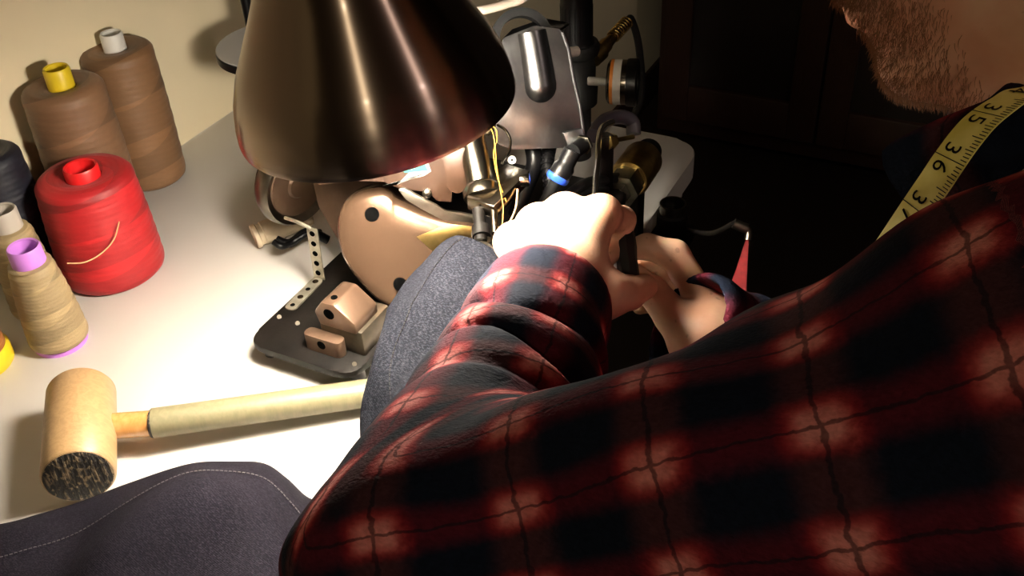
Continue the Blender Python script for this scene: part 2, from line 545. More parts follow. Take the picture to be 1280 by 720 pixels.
def np_mesh(name, vs, qs, mat, uv=None, parent=None):
    me = bpy.data.meshes.new(name); n = len(qs)
    me.vertices.add(len(vs)); me.vertices.foreach_set('co', np.asarray(vs, np.float32).ravel())
    me.loops.add(4 * n); me.loops.foreach_set('vertex_index', np.asarray(qs, np.int32).ravel())
    me.polygons.add(n); me.polygons.foreach_set('loop_start', np.arange(0, 4 * n, 4, dtype=np.int32))
    me.update(calc_edges=True); me.validate()
    me.materials.append(MAT[mat]); me.polygons.foreach_set('use_smooth', [True] * len(me.polygons))
    if uv is not None:
        l = me.uv_layers.new(name='UVMap'); vi = np.empty(len(me.loops), np.int32); me.loops.foreach_get('vertex_index', vi)
        l.data.foreach_set('uv', np.asarray(uv, np.float32)[vi].ravel())
    me.update()
    o = bpy.data.objects.new(name, me); COL.objects.link(o)
    if parent: attach(o, parent)
    return o


# ================================================================== the room
WY = 0.925                                  # back wall
XE, XB, YF = 3.3, -1.6, -2.0                # far end wall, near end wall, wall behind the sewer
def slabbox(a, b): return box(NB(), [(a[i] + b[i]) / 2 for i in range(3)], [b[i] - a[i] for i in range(3)])
struct('floor', slabbox((XB, YF, -0.05), (XE, WY, 0)), 'floor')
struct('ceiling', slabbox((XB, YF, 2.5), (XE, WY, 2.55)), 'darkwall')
struct('wall_back', slabbox((XB, WY, -0.05), (XE, WY + 0.08, 2.55)), 'plaster')
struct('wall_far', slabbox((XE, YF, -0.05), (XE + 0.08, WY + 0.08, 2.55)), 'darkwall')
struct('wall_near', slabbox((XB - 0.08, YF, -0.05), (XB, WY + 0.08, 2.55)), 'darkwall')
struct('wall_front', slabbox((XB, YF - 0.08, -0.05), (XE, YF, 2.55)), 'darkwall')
b = NB(); box(b, ((XB + XE) / 2, WY - 0.006, 0.05), (XE - XB, 0.012, 0.10), 0.003); struct('baseboard_back', b, 'ward')

# dark wardrobe in the unlit end of the room
WX = 2.35
t = thing('wardrobe', (WX + 0.3, 0.0, 0), 'tall dark brown wooden wardrobe in the unlit end of the room', 'wardrobe')
b = NB(); box(b, (WX + 0.31, 0.0, 1.06), (0.58, 1.66, 2.08), 0.004); box(b, (WX + 0.30, 0.0, 2.12), (0.66, 1.74, 0.06), 0.01); ob('carcass', b, 'ward', t)
for y0, y1 in ((-0.81, -0.408), (-0.402, -0.003), (0.003, 0.402), (0.408, 0.81)):
    b = NB(); yc = (y0 + y1) / 2
    for yy in (y0 + 0.035, y1 - 0.035): box(b, (WX + 0.01, yy, 1.04), (0.026, 0.07, 1.94), 0.004)
    for zz in (0.12, 1.0, 1.96): box(b, (WX + 0.01, yc, zz), (0.024, y1 - y0 - 0.138, 0.10), 0.004)
    d = ob('door', b, 'ward', t)
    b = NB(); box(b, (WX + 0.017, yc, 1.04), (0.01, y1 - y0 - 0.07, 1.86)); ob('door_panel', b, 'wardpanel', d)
    b = NB(); yk = y1 - 0.035 if round(yc * 10) in (-6, 2) else y0 + 0.035
    lathe(b, [(0, 0), (0.006, 0), (0.006, 0.012), (0.015, 0.018), (0.013, 0.028), (0, 0.030)], (WX - 0.003, yk, 1.08), (-1, 0, 0), 16); ob('knob', b, 'brass', d)

# ================================================================== sewing table
TX0, TX1, TY0, TY1 = -0.35, 1.075, 0.315, WY - 0.002
t = thing('sewing_table', (0.4, 0.6, 0), 'long white laminate sewing table along the cream wall', 'table')
b = NB(); pts = rounded([V(TX0, TY0, T - 0.03), V(TX1, TY0, T - 0.03), V(TX1, TY1, T - 0.03), V(TX0, TY1, T - 0.03)], 0.045, 8)
prism(b, pts, (0, 0, 0.03), 0.003); ob('tabletop', b, 'laminate', t)
b = NB(); pin = rounded([V(TX0 + .01, TY0 + .01, T - 0.055), V(TX1 - .01, TY0 + .01, T - 0.055), V(TX1 - .01, TY1 - .01, T - 0.055), V(TX0 + .01, TY1 - .01, T - 0.055)], 0.04, 8)
prism(b, pin, (0, 0, 0.025), 0.002); ob('underframe', b, 'edge', t)
for x in (TX0 + 0.08, TX1 - 0.14):
    for y in (TY0 + 0.10, TY1 - 0.08):
        b = NB(); box(b, (x, y, (T - 0.055) / 2), (0.045, 0.045, T - 0.055), 0.004); cyl(b, (x, y, 0), (x, y, 0.012), 0.03); ob('leg', b, 'blackpaint', t)
# small bracket with a ring on the front edge
br = NB(); c0 = R(0.905, 0.300, -0.030)
box(br, c0, (0.055, 0.05, 0.02), 0.004); cyl(br, c0 + V(0.005, -0.004, 0.008), c0 + V(0.005, -0.004, 0.034), 0.017, bev=0.002)
brk = ob('edge_bracket', br, 'blackpaint', t); brk['label'] = 'dark metal bracket with a short ring'
b = NB(); lathe(b, [(0.0125, 0), (0.0145, 0), (0.0145, 0.012), (0.0125, 0.012), (0.0125, 0)], c0 + V(0.005, -0.004, 0.033), (0, 0, 1), 28); ob('ring', b, 'steel', brk)

# ================================================================== thread cones
def cone(name, loc, r0, r1, h, tmat, cmat, label, core_r, core_h, base_mat=None, group='thread cones on the sewing table', bare=0.0, flange=0.0075):
    """wound cone of thread on its plastic core"""
    t = thing(name, loc, label, 'thread cone', group)
    z0 = 0.004 if flange < 0.005 else 0.0012; b = NB(); n = 26
    prof = [(core_r * 0.9, z0), (r0 - 0.004, z0), (r0 - 0.0008, z0 + 0.003)]
    for i in range(n + 1):
        s = i / n; prof.append((r0 + (r1 - r0) * s + 0.0012 * math.sin(math.pi * s) + 0.0003 * math.sin(s * 47), z0 + 0.006 + (h - 0.013) * s))
    prof += [(r1 - 0.002, z0 + h - 0.004), (r1 - 0.006, z0 + h - 0.001), (r1 * 0.7, z0 + h - 0.0005), (core_r * 1.3, z0 + h - 0.002), (core_r * 1.05, z0 + h - 0.004)]
    o = ob('thread', lathe(b, prof, seg=72), tmat); o.parent = t
    b = NB(); top = z0 + h + core_h; rb = max(core_r * 1.25, r0 * 0.75)
    lathe(b, [(min(rb, r0 - flange - .003), 0), (r0 - flange, 0), (r0 - flange, z0), (core_r * 1.02, z0 + 0.001), (core_r * 1.02, z0 + h - 0.01), (core_r, top - 0.002), (core_r - 0.0012, top),
              (core_r - 0.0028, top - 0.001), (core_r - 0.004, top - core_h - 0.03), (core_r - 0.004, z0 + 0.002), (min(rb, r0 - flange - .003), 0)], seg=48)
    c = ob('core', b, cmat); c.parent = t
    return t


cone('thread_cone', on(192, 221), 0.0400, 0.0400, 0.168, 't_brown', 'white', 'tall brown thread cone with a white core standing against the cream wall', 0.0125, 0.016)
cone('thread_cone', R(0.650, 0.878, 0), 0.0440, 0.0415, 0.172, 't_brown2', 'yellow', 'brown thread cone with a bright yellow core behind the red cone', 0.0135, 0.018)
redc = cone('thread_cone', R(0.585, 0.804, 0), 0.0530, 0.0475, 0.117, 't_red', 'redp', 'fat bright red thread cone with a red core', 0.0170, 0.008)
tanc = cone('thread_cone', on(77, 427), 0.0280, 0.0205, 0.092, 't_beige', 'purple', 'slim beige thread cone with a violet core beside the mallet head', 0.0150, 0.017, flange=0.003)
cone('thread_cone', R(0.502, 0.825, 0), 0.0270, 0.0205, 0.098, 't_beige', 'greyp', 'slim beige thread cone with a pale grey core just behind the violet one', 0.0140, 0.020)
cone('thread_cone', R(0.545, 0.886, 0), 0.0360, 0.0330, 0.145, 't_navy', 'navyp', 'dark navy thread cone at the edge, left of the red cone', 0.0120, 0.012)
t = cone('thread_cone', on(-26, 456), 0.0300, 0.0240, 0.075, 't_rust', 'yellow', 'rust brown thread cone on a yellow base, cut by the left edge near the mallet', 0.0120, 0.012)
b = NB(); lathe(b, [(0.0, 0.0), (0.031, 0), (0.0325, 0.002), (0.0325, 0.016), (0.030, 0.019), (0, 0.019)], seg=48); o = ob('base', b, 'yellow'); o.parent = t; o['label'] = 'yellow plastic base'
# the loose end of the beige thread lying against the red cone
b = NB(); tube(b, [at(84, 329, 0.970), at(105, 328, 0.985), at(125, 318, 1.0), at(142, 300, 1.012), at(149, 277, 1.010)], 0.0007, 6); o = ob('thread_end', b, 'thread_tan', tanc); o['label'] = 'loose tan thread end'

# ================================================================== mallet
hr = 0.0285
A0, A1 = on(102, 488, hr + .0006), on(98, 596, hr + .0006)
ax = (A1 - A0).normalized(); Lh = (A1 - A0).length
t = thing('mallet', V(*((A0 + A1) / 2)[:2], T), 'round wooden mallet with a black scarred face lying on the white table', 'mallet')
b = NB(); lathe(b, [(0, 0), (hr - 0.006, 0), (hr - 0.002, 0.0015), (hr, 0.005), (hr * 1.015, Lh * 0.5), (hr, Lh - 0.0025), (hr - 0.002, Lh), (0, Lh)], A0, ax, 56)
hd = ob('head', b, 'mallet', t)
b = NB(); lathe(b, [(0, 0.001), (hr * 0.6, 0.0008), (hr - 0.003, 0.0005), (hr - 0.0016, -0.0004), (hr - 0.0024, -0.001), (0, -0.001)], A1, ax, 56); o = ob('striking_face', b, 'burnt', hd); o['label'] = 'black scarred striking face'
H0, H1, H2 = on(120, 534, 0.027), on(191, 529, 0.026), on(461, 491, 0.0180)
H3 = H2 + (H2 - H1).normalized() * 0.06
b = NB(); tube(b, [H1, H2, H3], lambda s: 0.0128 - 0.0008 * s, 24, smooth=6); o = ob('handle', b, 'handle', t)
b = NB(); tube(b, [H0, H1 + (H1 - H0) * 0.03], 0.0112, 24, smooth=0); o = ob('glued_collar', b, 'resin', t); o['label'] = 'amber glued collar of the handle'
b = NB(); d = (H1 - H0).normalized(); lathe(b, [(0.0108, -0.0012), (0.0122, -0.001), (0.0129, 0.0006), (0.0122, 0.0015)], H1, d, 24); o = ob('glue_line', b, 'burnt', o)

# ================================================================== desk lamp
LC = at(472, 135, 0.70)
tilt = Vector((-0.05, 0.10, 1)).normalized()
t = thing('desk_lamp', LC, 'desk lamp with a big dark brushed metal cone shade over the machine', 'lamp')
LK = 0.0957
prof = [(1.0, 0.0), (1.004, 0.03), (0.996, 0.12), (0.962, 0.27), (0.895, 0.44), (0.800, 0.61), (0.695, 0.80), (0.600, 0.98), (0.525, 1.18), (0.50, 1.37), (0.40, 1.55), (0.325, 1.70), (0.285, 1.80)]
prof = [(r * LK, h * LK) for r, h in prof]
b = NB(); n = len(prof)
fine = []
for i in range(n - 1):
    for k in range(3): fine.append(tuple(prof[i][j] + (prof[i + 1][j] - prof[i][j]) * k / 3 for j in (0, 1)))
fine.append(prof[-1])
lathe(b, fine, (0, 0, 0), (0, 0, 1), 128, 0)
lathe(b, [(LK, 0), (LK - 0.002, 0.0006)] + [(r - 0.0022, h + 0.0008) for r, h in fine[3:]], (0, 0, 0), (0, 0, 1), 128, 1)
bmesh.ops.remove_doubles(b, verts=b.verts[:], dist=1e-5)
o = ob('lamp_shade', b, ['shade', 'shadein']); o.parent = t; o.rotation_mode = 'QUATERNION'; o.rotation_quaternion = tilt.to_track_quat('Z', 'Y')
b = NB(); lathe(b, [(0, 0.168), (0.028, 0.168), (0.030, 0.176), (0.025, 0.19), (0.023, 0.235), (0.017, 0.245), (0, 0.245)], LC, tilt, 40); ob('socket', b, 'black', t)
b = NB(); rb = 0.027; c = 0.004
lathe(b, [(0, c - rb), (rb * 0.38, c - rb * 0.92), (rb * 0.71, c - rb * 0.71), (rb * 0.92, c - rb * 0.38), (rb, c), (rb * 0.95, c + rb * 0.4), (rb * 0.72, c + rb * 1.0), (0.0135, c + rb * 1.7), (0.0135, 0.171), (0, 0.171)], LC, tilt, 24)
ob('light_bulb', b, 'bulb', t)
top = LC + tilt * 0.243
b = NB(); tube(b, [top - tilt * 0.01, top + V(0.0, 0.02, 0.06), top + V(0.02, 0.15, 0.16), top + V(0.04, 0.33, 0.17), V(top.x + 0.05, WY - 0.01, top.z + 0.16)], 0.009, 14); ob('arm', b, 'blackpaint', t)
b = NB(); box(b, (top.x + 0.05, WY - 0.006, top.z + 0.16), (0.06, 0.012, 0.10), 0.004); ob('wall_plate', b, 'blackpaint', t)
b = NB(); tube(b, [top, at(520, -80, 0.72), at(565, 18, 0.86), at(600, 13, 0.88), at(632, 5, 0.90), at(662, -8, 0.92), at(720, -60, 0.98), V(top.x + 0.16, WY - 0.004, top.z + 0.12)], 0.0040, 12); o = ob('cord', b, 'cordwhite', t); o['label'] = 'white lamp cord'

# ================================================================== thread stand behind the lamp
TC = at(343, 55, 1.16)
t = thing('thread_stand', V(TC.x, TC.y, T), 'round grey spool tray on a black pole near the wall, half behind the lamp shade', 'thread stand')
b = NB(); lathe(b, [(0, 0), (0.060, 0), (0.066, 0.003), (0.066, 0.010), (0.064, 0.0115), (0, 0.011)], TC - V(0, 0, 0.012), (0, 0, 1), 56); o = ob('tray', b, 'black', t)
b = NB(); lathe(b, [(0.006, 0.0), (0.0645, 0.0), (0.0655, 0.0012), (0.0645, 0.0022), (0.054, 0.0008), (0.044, 0.0028), (0.034, 0.0008), (0.024, 0.0028), (0.006, 0.0016), (0.006, 0)], TC, (0, 0, 1), 56); ob('tray_disc', b, 'grey', o)
PC = at(312, 24, 1.195)
b = NB(); cyl(b, V(PC.x, PC.y, T), V(PC.x, PC.y, TC.z + 0.42), 0.006); ob('pole', b, 'black', t)
b = NB(); cyl(b, V(PC.x, PC.y, T), V(PC.x, PC.y, T + 0.008), 0.040, bev=0.002); ob('base', b, 'blackpaint', t)
b = NB(); gq = at(322, 24, 1.205); cyl(b, V(gq.x, gq.y, TC.z - .01), V(gq.x, gq.y, TC.z + 0.40), 0.005); o = ob('guide_rod', b, 'thread_gold', t); o['label'] = 'amber rod beside the black pole'
# ================================================================== sewing machine
t = thing('sewing_machine', R(0.62, 0.50, 0), 'bronze feed-off-the-arm sewing machine with a steel needle head under the lamp', 'sewing machine')
SM = t
Xn, Yn, Zn = V(1, 0, 0), V(0, 1, 0), V(0, 0, 1)
# base plate on short feet
b = NB(); pts = rounded([R(.521, .452, .018), R(.80, .452, .018), R(.80, .572, .018), R(.521, .572, .018)], .022, 6)
prism(b, pts, (0, 0, .007), .0015); ob('base_plate', b, 'blackpaint', t)
for x, y in ((.54, .462), (.54, .56), (.78, .465), (.78, .56)):
    b = NB(); cyl(b, R(x, y, 0), R(x, y, .019), .007, bev=.001); ob('foot', b, 'rubber', t)
for p in ((443, 455), (372, 404), (349, 396)):
    b = NB(); cyl(b, on(*p, .025), on(*p, .0265), .0022, seg=14); ob('screw', b, 'steel', t)
# perforated strap bent upwards at the corner of the plate
b = NB(); P0 = on(399, 349, .0255); P1 = on(361, 388, .0255); d = (P1 - P0).normalized(); s_ = d.cross(Zn).normalized() * .0062
prism(b, rounded([P0 + s_, P0 - s_, P1 - s_, P1 + s_], .006, 5), (0, 0, .0016), .0003)
for k in range(4): p = P0.lerp(P1, .12 + .25 * k); cyl(b, p + Zn * .0014, p + Zn * .0019, .0030 if k in (0, 2) else .0024, seg=16, mi=2 if k in (0, 2) else 1)
up = V(0, -.05, 1).normalized(); H = .062
prism(b, [P0 + s_, P0 - s_, P0 - s_ + up * H, P0 + s_ + up * H], d * -.0016, .0003)
for k in range(5): p = P0 + up * (.008 + .0118 * k); cyl(b, p + d * .0001, p + d * .0006, .0029, seg=16, mi=1)
ob('perforated_strap', b, ['drab', 'hole_shade', 'chrome'], t)
b = NB(); q = P0 + up * H; tube(b, [q + d * .001, q + V(-.004, .012, .006), q + V(.0, .03, .004)], .0018, 8); ob('hook_wire', b, 'drab', t)
# beige roller
b = NB(); a0, a1 = on(318, 296, .0138), on(386, 268, .020); dr = (a1 - a0).normalized()
lathe(b, [(0, .001), (.008, .001), (.0085, -.0005), (.0128, -.0005), (.0135, .001), (.0135, .004), (.0118, .005), (.0118, .009), (.0130, .010), (.0130, .058), (.0115, .064), (.006, .066), (0, .066)], a0, dr, 36)
ob('roller', b, 'beige', t)
b = NB(); tube(b, [at(342, 302, 1.07), at(352, 308, 1.07), at(365, 303, 1.08), at(384, 292, 1.085), at(400, 290, 1.10)], .0035, 10); tube(b, [at(346, 300, 1.085), at(362, 304, 1.085), at(385, 290, 1.09), at(410, 300, 1.10)], .005, 10); ob('cable', b, 'black', t)
# pillow block of the frame: steel body, bronze cap, its bore a black disc
c = on(457, 446, .025)
b = NB(); o = V(c.x, c.y, T + .025); prism(b, [o, o + V(0, .046, 0), o + V(.045, .046, 0), o + V(.045, 0, 0)], (0, 0, .027), .002); pb = ob('frame_block', b, 'castblock', t)
b = NB(); o2 = o + V(-.002, .004, .0245)
prism(b, [o2, o2 + V(0, .040, 0), o2 + V(0, .044, .014), o2 + V(0, .034, .027), o2 + V(0, .020, .028), o2 + V(0, .0, .012)], (.036, 0, 0), .0025)
cyl(b, o2 + V(-.0004, .027, .016), o2 + V(.001, .027, .016), .0055, seg=20, mi=1); cyl(b, o2 + V(.010, .026, .0275), o2 + V(.010, .026, .0285), .0030, seg=16, mi=1)
ob('block_cap', b, ['bronze', 'hole_shade'], pb)
b = NB(); o3 = o + V(-.012, .018, 0); prism(b, rounded([o3, o3 + V(0, .040, 0), o3 + V(.012, .040, 0), o3 + V(.012, 0, 0)], .006), (0, 0, .017), .002); cyl(b, o3 + V(-.0002, .02, .010), o3 + V(.001, .02, .010), .0045, seg=16, mi=1)
ob('block_lug', b, ['bronze', 'hole_shade'], pb)
# big curved bronze cover of the feeding arm
CO = at(470, 300, .93); cn = V(-.80, -.42, .42).normalized()
cp = [(440, 241), (456, 234), (476, 231), (489, 236), (496, 246), (530, 262), (566, 272), (600, 280), (600, 300), (586, 330), (540, 370), (492, 389), (470, 377), (452, 358), (436, 338), (425, 317), (420, 292), (421, 270), (428, 252)]
def dome(bm, pts, n, prof, back):
    C_ = sum(pts, Vector()) / len(pts); rings = [[bm.verts.new(p - n * back) for p in pts]]
    for s_, h in prof: rings.append([bm.verts.new(C_ + (p - C_) * s_ + n * h) for p in pts])
    for A_, B_ in zip(rings, rings[1:]):
        for k in range(len(pts)): bm.faces.new([A_[k], A_[(k + 1) % len(pts)], B_[(k + 1) % len(pts)], B_[k]])
    bm.faces.new(rings[0][::-1]); bm.faces.new(rings[-1])


b = NB(); dome(b, rounded(outline(cp, CO, cn), .012, 5), cn, [(1, -.010), (.997, -.006), (.985, -.0025), (.96, .0004), (.90, .0028), (.75, .0052), (.5, .0068), (.25, .0074)], .026)
for p, r in (((465, 268), .0066), ((500, 355), .0062)):
    q = plane(*p, CO + cn * .0065, cn); cyl(b, q + cn * .0010, q - cn * .006, r, seg=24, mi=1)
ob('arm_cover', b, ['bronzeplate', 'hole_shade'], t)
b = NB(); q = plane(546, 303, CO, cn); q2 = plane(588, 286, CO, cn)
prism(b, outline([(520, 296), (560, 280), (598, 284), (590, 296), (545, 318)], CO + cn * .0075, cn), -cn * .002, .0006); o = ob('arm_nose_glint', b, 'brass', t)  # brass-coloured sheet standing in for a yellow reflection on the cover
# body of the machine behind the cover, up to the head under the lamp
b = NB(); BO = at(420, 250, 1.00); bn = V(-.85, -.5, .1).normalized()
prism(b, rounded(outline([(386, 205), (470, 180), (505, 240), (500, 330), (440, 330), (412, 282), (398, 258)], BO, bn), .006, 3), -bn * .085, .006, seg=3); ob('body_casting', b, 'bronze', t)
b = NB(); HO = at(520, 225, .885); hn = V(-.83, -.45, .32).normalized()
prism(b, rounded(outline([(372, 205), (400, 150), (500, 130), (560, 150), (582, 178), (566, 200), (565, 253), (545, 251), (536, 239), (500, 237), (480, 226), (440, 226), (400, 232)], HO, hn), .001, 1), -hn * .058, .0018, seg=2)
ob('head_casting', b, 'bronze_dimmed', t)
b = NB(); q = plane(534, 241, HO, hn); lathe(b, [(0, .0045), (.003, .0042), (.0042, .003), (.0042, 0), (0, 0)], q, hn, 20); ob('head_screw', b, 'steel', t)
b = NB(); prism(b, outline([(478, 232), (496, 231), (532, 195), (539, 214), (530, 220)], HO + hn * .0004, hn), hn * .0002)
lab = ob('label', b, 'white_dimmed', t); lab['label'] = 'white and teal label on the head'
b = NB(); prism(b, outline([(502, 212), (529, 200), (535, 213), (506, 216)], HO + hn * .0008, hn), hn * .0002); ob('label_print', b, 'teal', lab)
b = NB(); pp = [plane(x, y, HO + hn * .0012, hn) for x, y in ((515, 212), (514, 209), (518, 210), (520, 207), (524, 205))]; tube(b, pp, .0006, 6); ob('label_mark', b, 'white_dimmed', lab)
# motor and hand wheel at the back of the head
b = NB(); w0 = at(376, 233, 1.03); wa = V(.25, 1, .05).normalized()
lathe(b, [(0, .006), (.030, .006), (.036, .004), (.0415, .000), (.044, .004), (.045, .012), (.042, .020), (0, .020)], w0, wa, 56); hw = ob('hand_wheel', b, 'steel', t)
b = NB(); lathe(b, [(0, .0005), (.012, .0005), (.014, .003), (.033, .0035), (.035, .006), (0, .006)], w0, wa, 48); ob('wheel_hub', b, 'bronze', hw)
b = NB(); cyl(b, w0 + wa * .018, w0 + wa * .040, .030, .030, 40, bev=.006); ob('motor', b, 'black', t)
b = NB(); cyl(b, at(348, 252, 1.10), at(352, 228, 1.11), .011, bev=.002); o = ob('motor_plug', b, 'black', t)
b = NB(); lathe(b, [(.009, 0), (.0125, 0), (.0125, .003), (.009, .003), (.009, 0)], at(347, 245, 1.10), V(0, 0, 1), 24); ob('plug_ring', b, 'beige', o)
# needle head
b = NB(); nO = at(600, 262, 0.840); nn = V(-.55, -.80, .25).normalized()
blk = [at(583, 249, 0.843), at(618, 266, 0.824), at(660, 231, 0.843), at(663, 213, 0.846), at(640, 203, 0.880), at(594, 228, 0.884)]
prism(b, [at(583, 246, 0.843), at(617, 258, 0.825), at(662, 213, 0.846), at(634, 204, 0.887), at(598, 226, 0.887)], V(0, 0, -.0125), .0012); ob('needle_bar_block', b, 'chrome', t)
b = NB(); q = at(657, 225, 0.840); lathe(b, [(0, .004), (.0045, .0035), (.0056, .002), (.0056, -.004), (0, -.004)], q, V(.35, -.9, .1).normalized(), 20); ob('clamp_screw', b, 'chrome', t)
b = NB(); ca, cb = at(586, 158, 0.877), at(603, 240, 0.861); dd = (ca - cb).normalized()
lathe(b, [(0, -.004), (.0165, -.004), (.0165, .003), (.0140, .006), (.0118, .0075), (.0118, (ca - cb).length), (0, (ca - cb).length)], cb, dd, 36); ob('presser_bar_sleeve', b, 'chrome', t)
b = NB(); prism(b, rounded([plane(x, y, at(575, 212, 0.867), hn) for x, y in ((552, 196), (574, 182), (592, 190), (593, 225), (574, 243), (560, 238))], .003, 3), -hn * .020, .002); ob('head_lug', b, 'bronze_dimmed', t)
b = NB(); tube(b, [at(598, 262, 0.840), at(600, 284, 0.832), at(601, 302, 0.825)], .0052, 16, smooth=0); cyl(b, at(601, 284, 0.832), at(602, 296, 0.827), .0075, .0075); ob('presser_bar', b, 'blackpaint', t)
b = NB(); tube(b, [at(617, 260, 0.832), at(619, 292, 0.819)], .0030, 12, smooth=0); tube(b, [at(619, 290, 0.819), at(620, 306, 0.814)], .0009, 8, smooth=0); ob('needle_bar', b, 'chrome', t)
b = NB(); prism(b, [at(592, 296, 0.830), at(612, 304, 0.819), at(622, 314, 0.811), at(600, 312, 0.815)], V(0, 0, -.004), .0008); prism(b, [at(588, 290, 0.835), at(604, 298, 0.825), at(604, 308, 0.823), at(590, 304, 0.827)], V(.01, -.004, 0), .0008); ob('presser_foot', b, 'steel', t)
# worn lever across the head
b = NB(); lv = outline([(497, 237), (505, 235), (525, 246), (548, 258), (556, 264), (575, 266), (603, 272), (603, 279), (584, 278), (553, 275), (530, 263), (508, 250)], at(550, 258, 0.866), V(-.75, -.55, .35).normalized())
prism(b, rounded(lv, .002, 2), V(.006, .004, -.003), .0012); ob('tension_lever', b, 'steel', t)
# thread guide, ring, needle threads
b = NB(); tube(b, [at(622, 156, 0.892), at(632, 163, 0.884), at(638, 176, 0.880), at(636, 190, 0.874), at(629, 200, 0.869), at(627, 206, 0.867)], .0013, 10); ob('thread_guide', b, 'chrome', t)
b = NB(); rp = at(640, 200, 0.871); vw = (Vector(CL) - rp).normalized(); lathe(b, [(.0012, 0), (.0034, 0), (.0034, .0015), (.0012, .0015), (.0012, 0)], rp, vw, 24); ob('thread_eyelet', b, 'white', t)
for pts in ([(609, 155, 0.882), (616, 166, 0.871), (619, 185, 0.866), (621, 210, 0.856), (626, 240, 0.835), (629, 262, 0.824), (627, 290, 0.819)], [(611, 154, 0.882), (620, 162, 0.877), (621, 176, 0.871), (617, 192, 0.869), (622, 222, 0.851), (633, 252, 0.830)]):
    b = NB(); tube(b, [at(*p) for p in pts], .00045, 6); ob('needle_thread', b, 'thread_gold', t)
b = NB(); tube(b, [at(647, 236, 0.840), at(645, 258, 0.840), at(638, 276, 0.835), at(630, 288, 0.830)], .0008, 6); ob('looper_thread', b, 'thread_tan', t)
b = NB(); tube(b, [at(604, 162, 0.884), at(610, 160, 0.884), at(613, 150, 0.887)], .006, 10); ob('take_up', b, 'steel', t)
# dark rear housing standing on the plate, right of the head
b = NB(); prism(b, rounded([R(.70, .455, .025), R(.795, .455, .025), R(.795, .54, .025), R(.70, .54, .025)], .01), (0, 0, .135), .004); ob('rear_housing', b, 'blackpaint', t)
b = NB(); prism(b, rounded([R(.66, .34, 0), R(.80, .34, 0), R(.80, .50, 0), R(.66, .50, 0)], .012), (0, 0, .095), .004); ob('lower_housing', b, 'rubber', t)
# zinc cover plate with a pressed ridge
zO = at(678, 110, .925); zn = V(-.72, -.55, .42).normalized()
zp = [(628, 48), (668, 32), (700, 36), (708, 52), (714, 95), (722, 130), (731, 180), (727, 184), (640, 187), (622, 180), (614, 150), (628, 100)]
b = NB(); zz = rounded(outline(zp, zO, zn), .003, 3); prism(b, zz, -zn * .0022, .0006)
rid = spline([plane(x, y, zO - zn * .0075, zn) for x, y in ((663, 40), (667, 62), (671, 86), (674, 108))], 8)
tube(b, rid, lambda s: .0150 + .0015 * s, 24, smooth=0); sphere(b, rid[-1], .0165, 24)
bp = [plane(x, y, zO, zn) for x, y in ((703, 40), (711, 62), (717, 98), (725, 132), (732, 182))]
tube(b, bp, .0016, 8, smooth=0); ob('cover_plate', b, 'sheet', t)
b = NB(); prism(b, outline([(628, 48), (668, 32), (700, 36), (712, 28), (680, 22), (640, 36)], zO - zn * .012, V(-.2, -.3, 1).normalized()), V(0, 0, -.003), .0008); ob('cover_top', b, 'sheet', t)
b = NB(); lathe(b, [(.022, -.006), (.030, -.006), (.030, .006), (.022, .006), (.022, -.006)], at(652, 50, .985), V(-.6, -.5, .5).normalized(), 40); ob('belt_wheel', b, 'rubber', t)
b = NB(); cyl(b, at(705, 66, .945), at(722, 64, .955), .0048, bev=.001); ob('cover_pin', b, 'white', t)
b = NB(); hx = at(726, 178, .915); prism(b, [hx + zn * .001 + r for r in (zn.orthogonal().normalized() * .010, )] if False else rounded(outline([(704, 166), (728, 160), (733, 184), (712, 188)], at(718, 174, .915), zn), .001, 2), -zn * .008, .001); ob('corner_bracket', b, 'sheet', t)
# push-in air elbow with a blue ring
b = NB(); e0, e1, e2 = at(729, 181, .915), at(716, 190, .900), at(699, 219, .905)
tube(b, [e0, e1], .0072, 18, smooth=0); tube(b, [e1 + V(0, 0, .002), e1.lerp(e2, .5), e2], lambda s: .0082 if s < .55 else .0100, 20, smooth=4); el = ob('air_elbow', b, 'black', t)
b = NB(); lathe(b, [(0, .006), (.009, .006), (.0105, .004), (.0105, 0), (0, 0)], e2, (e2 - e1).normalized(), 24); ob('release_ring', b, 'blue', el)
b = NB(); lathe(b, [(.006, 0), (.009, 0), (.009, .003), (.006, .003), (.006, 0)], e0 + (e0 - e1).normalized() * -.001, (e0 - e1).normalized(), 6); ob('elbow_nut', b, 'steel', el)
b = NB(); tube(b, [e2, at(690, 236, .915), at(676, 262, .93), at(660, 285, .95)], .0055, 14); ob('air_hose', b, 'rubber', t)
b = NB(); tube(b, [at(664, 178, .96), at(668, 205, .96), at(655, 240, .97), at(640, 280, .97)], .008, 14); ob('air_hose', b, 'black', t)
b = NB()
hpts = spline([at(687, 184, .96), at(684, 205, .955), at(688, 232, .95), at(684, 262, .95)], 8)
tube(b, hpts, .0055, 12, smooth=0)
for i in range(0, len(hpts) - 1, 2): lathe(b, [(.0048, -.0012), (.0068, -.0012), (.0068, .0012), (.0048, .0012), (.0048, -.0012)], hpts[i], hpts[i + 1] - hpts[i], 14)
ob('ribbed_hose', b, 'black', t)
b = NB(); tube(b, [at(708, 246, .94), at(728, 232, .95), at(748, 226, .965), at(775, 222, 1.0)], .0055, 12); tube(b, [at(705, 262, .94), at(735, 240, .95), at(760, 236, .98)], .004, 10); ob('air_hose', b, 'rubber', t)
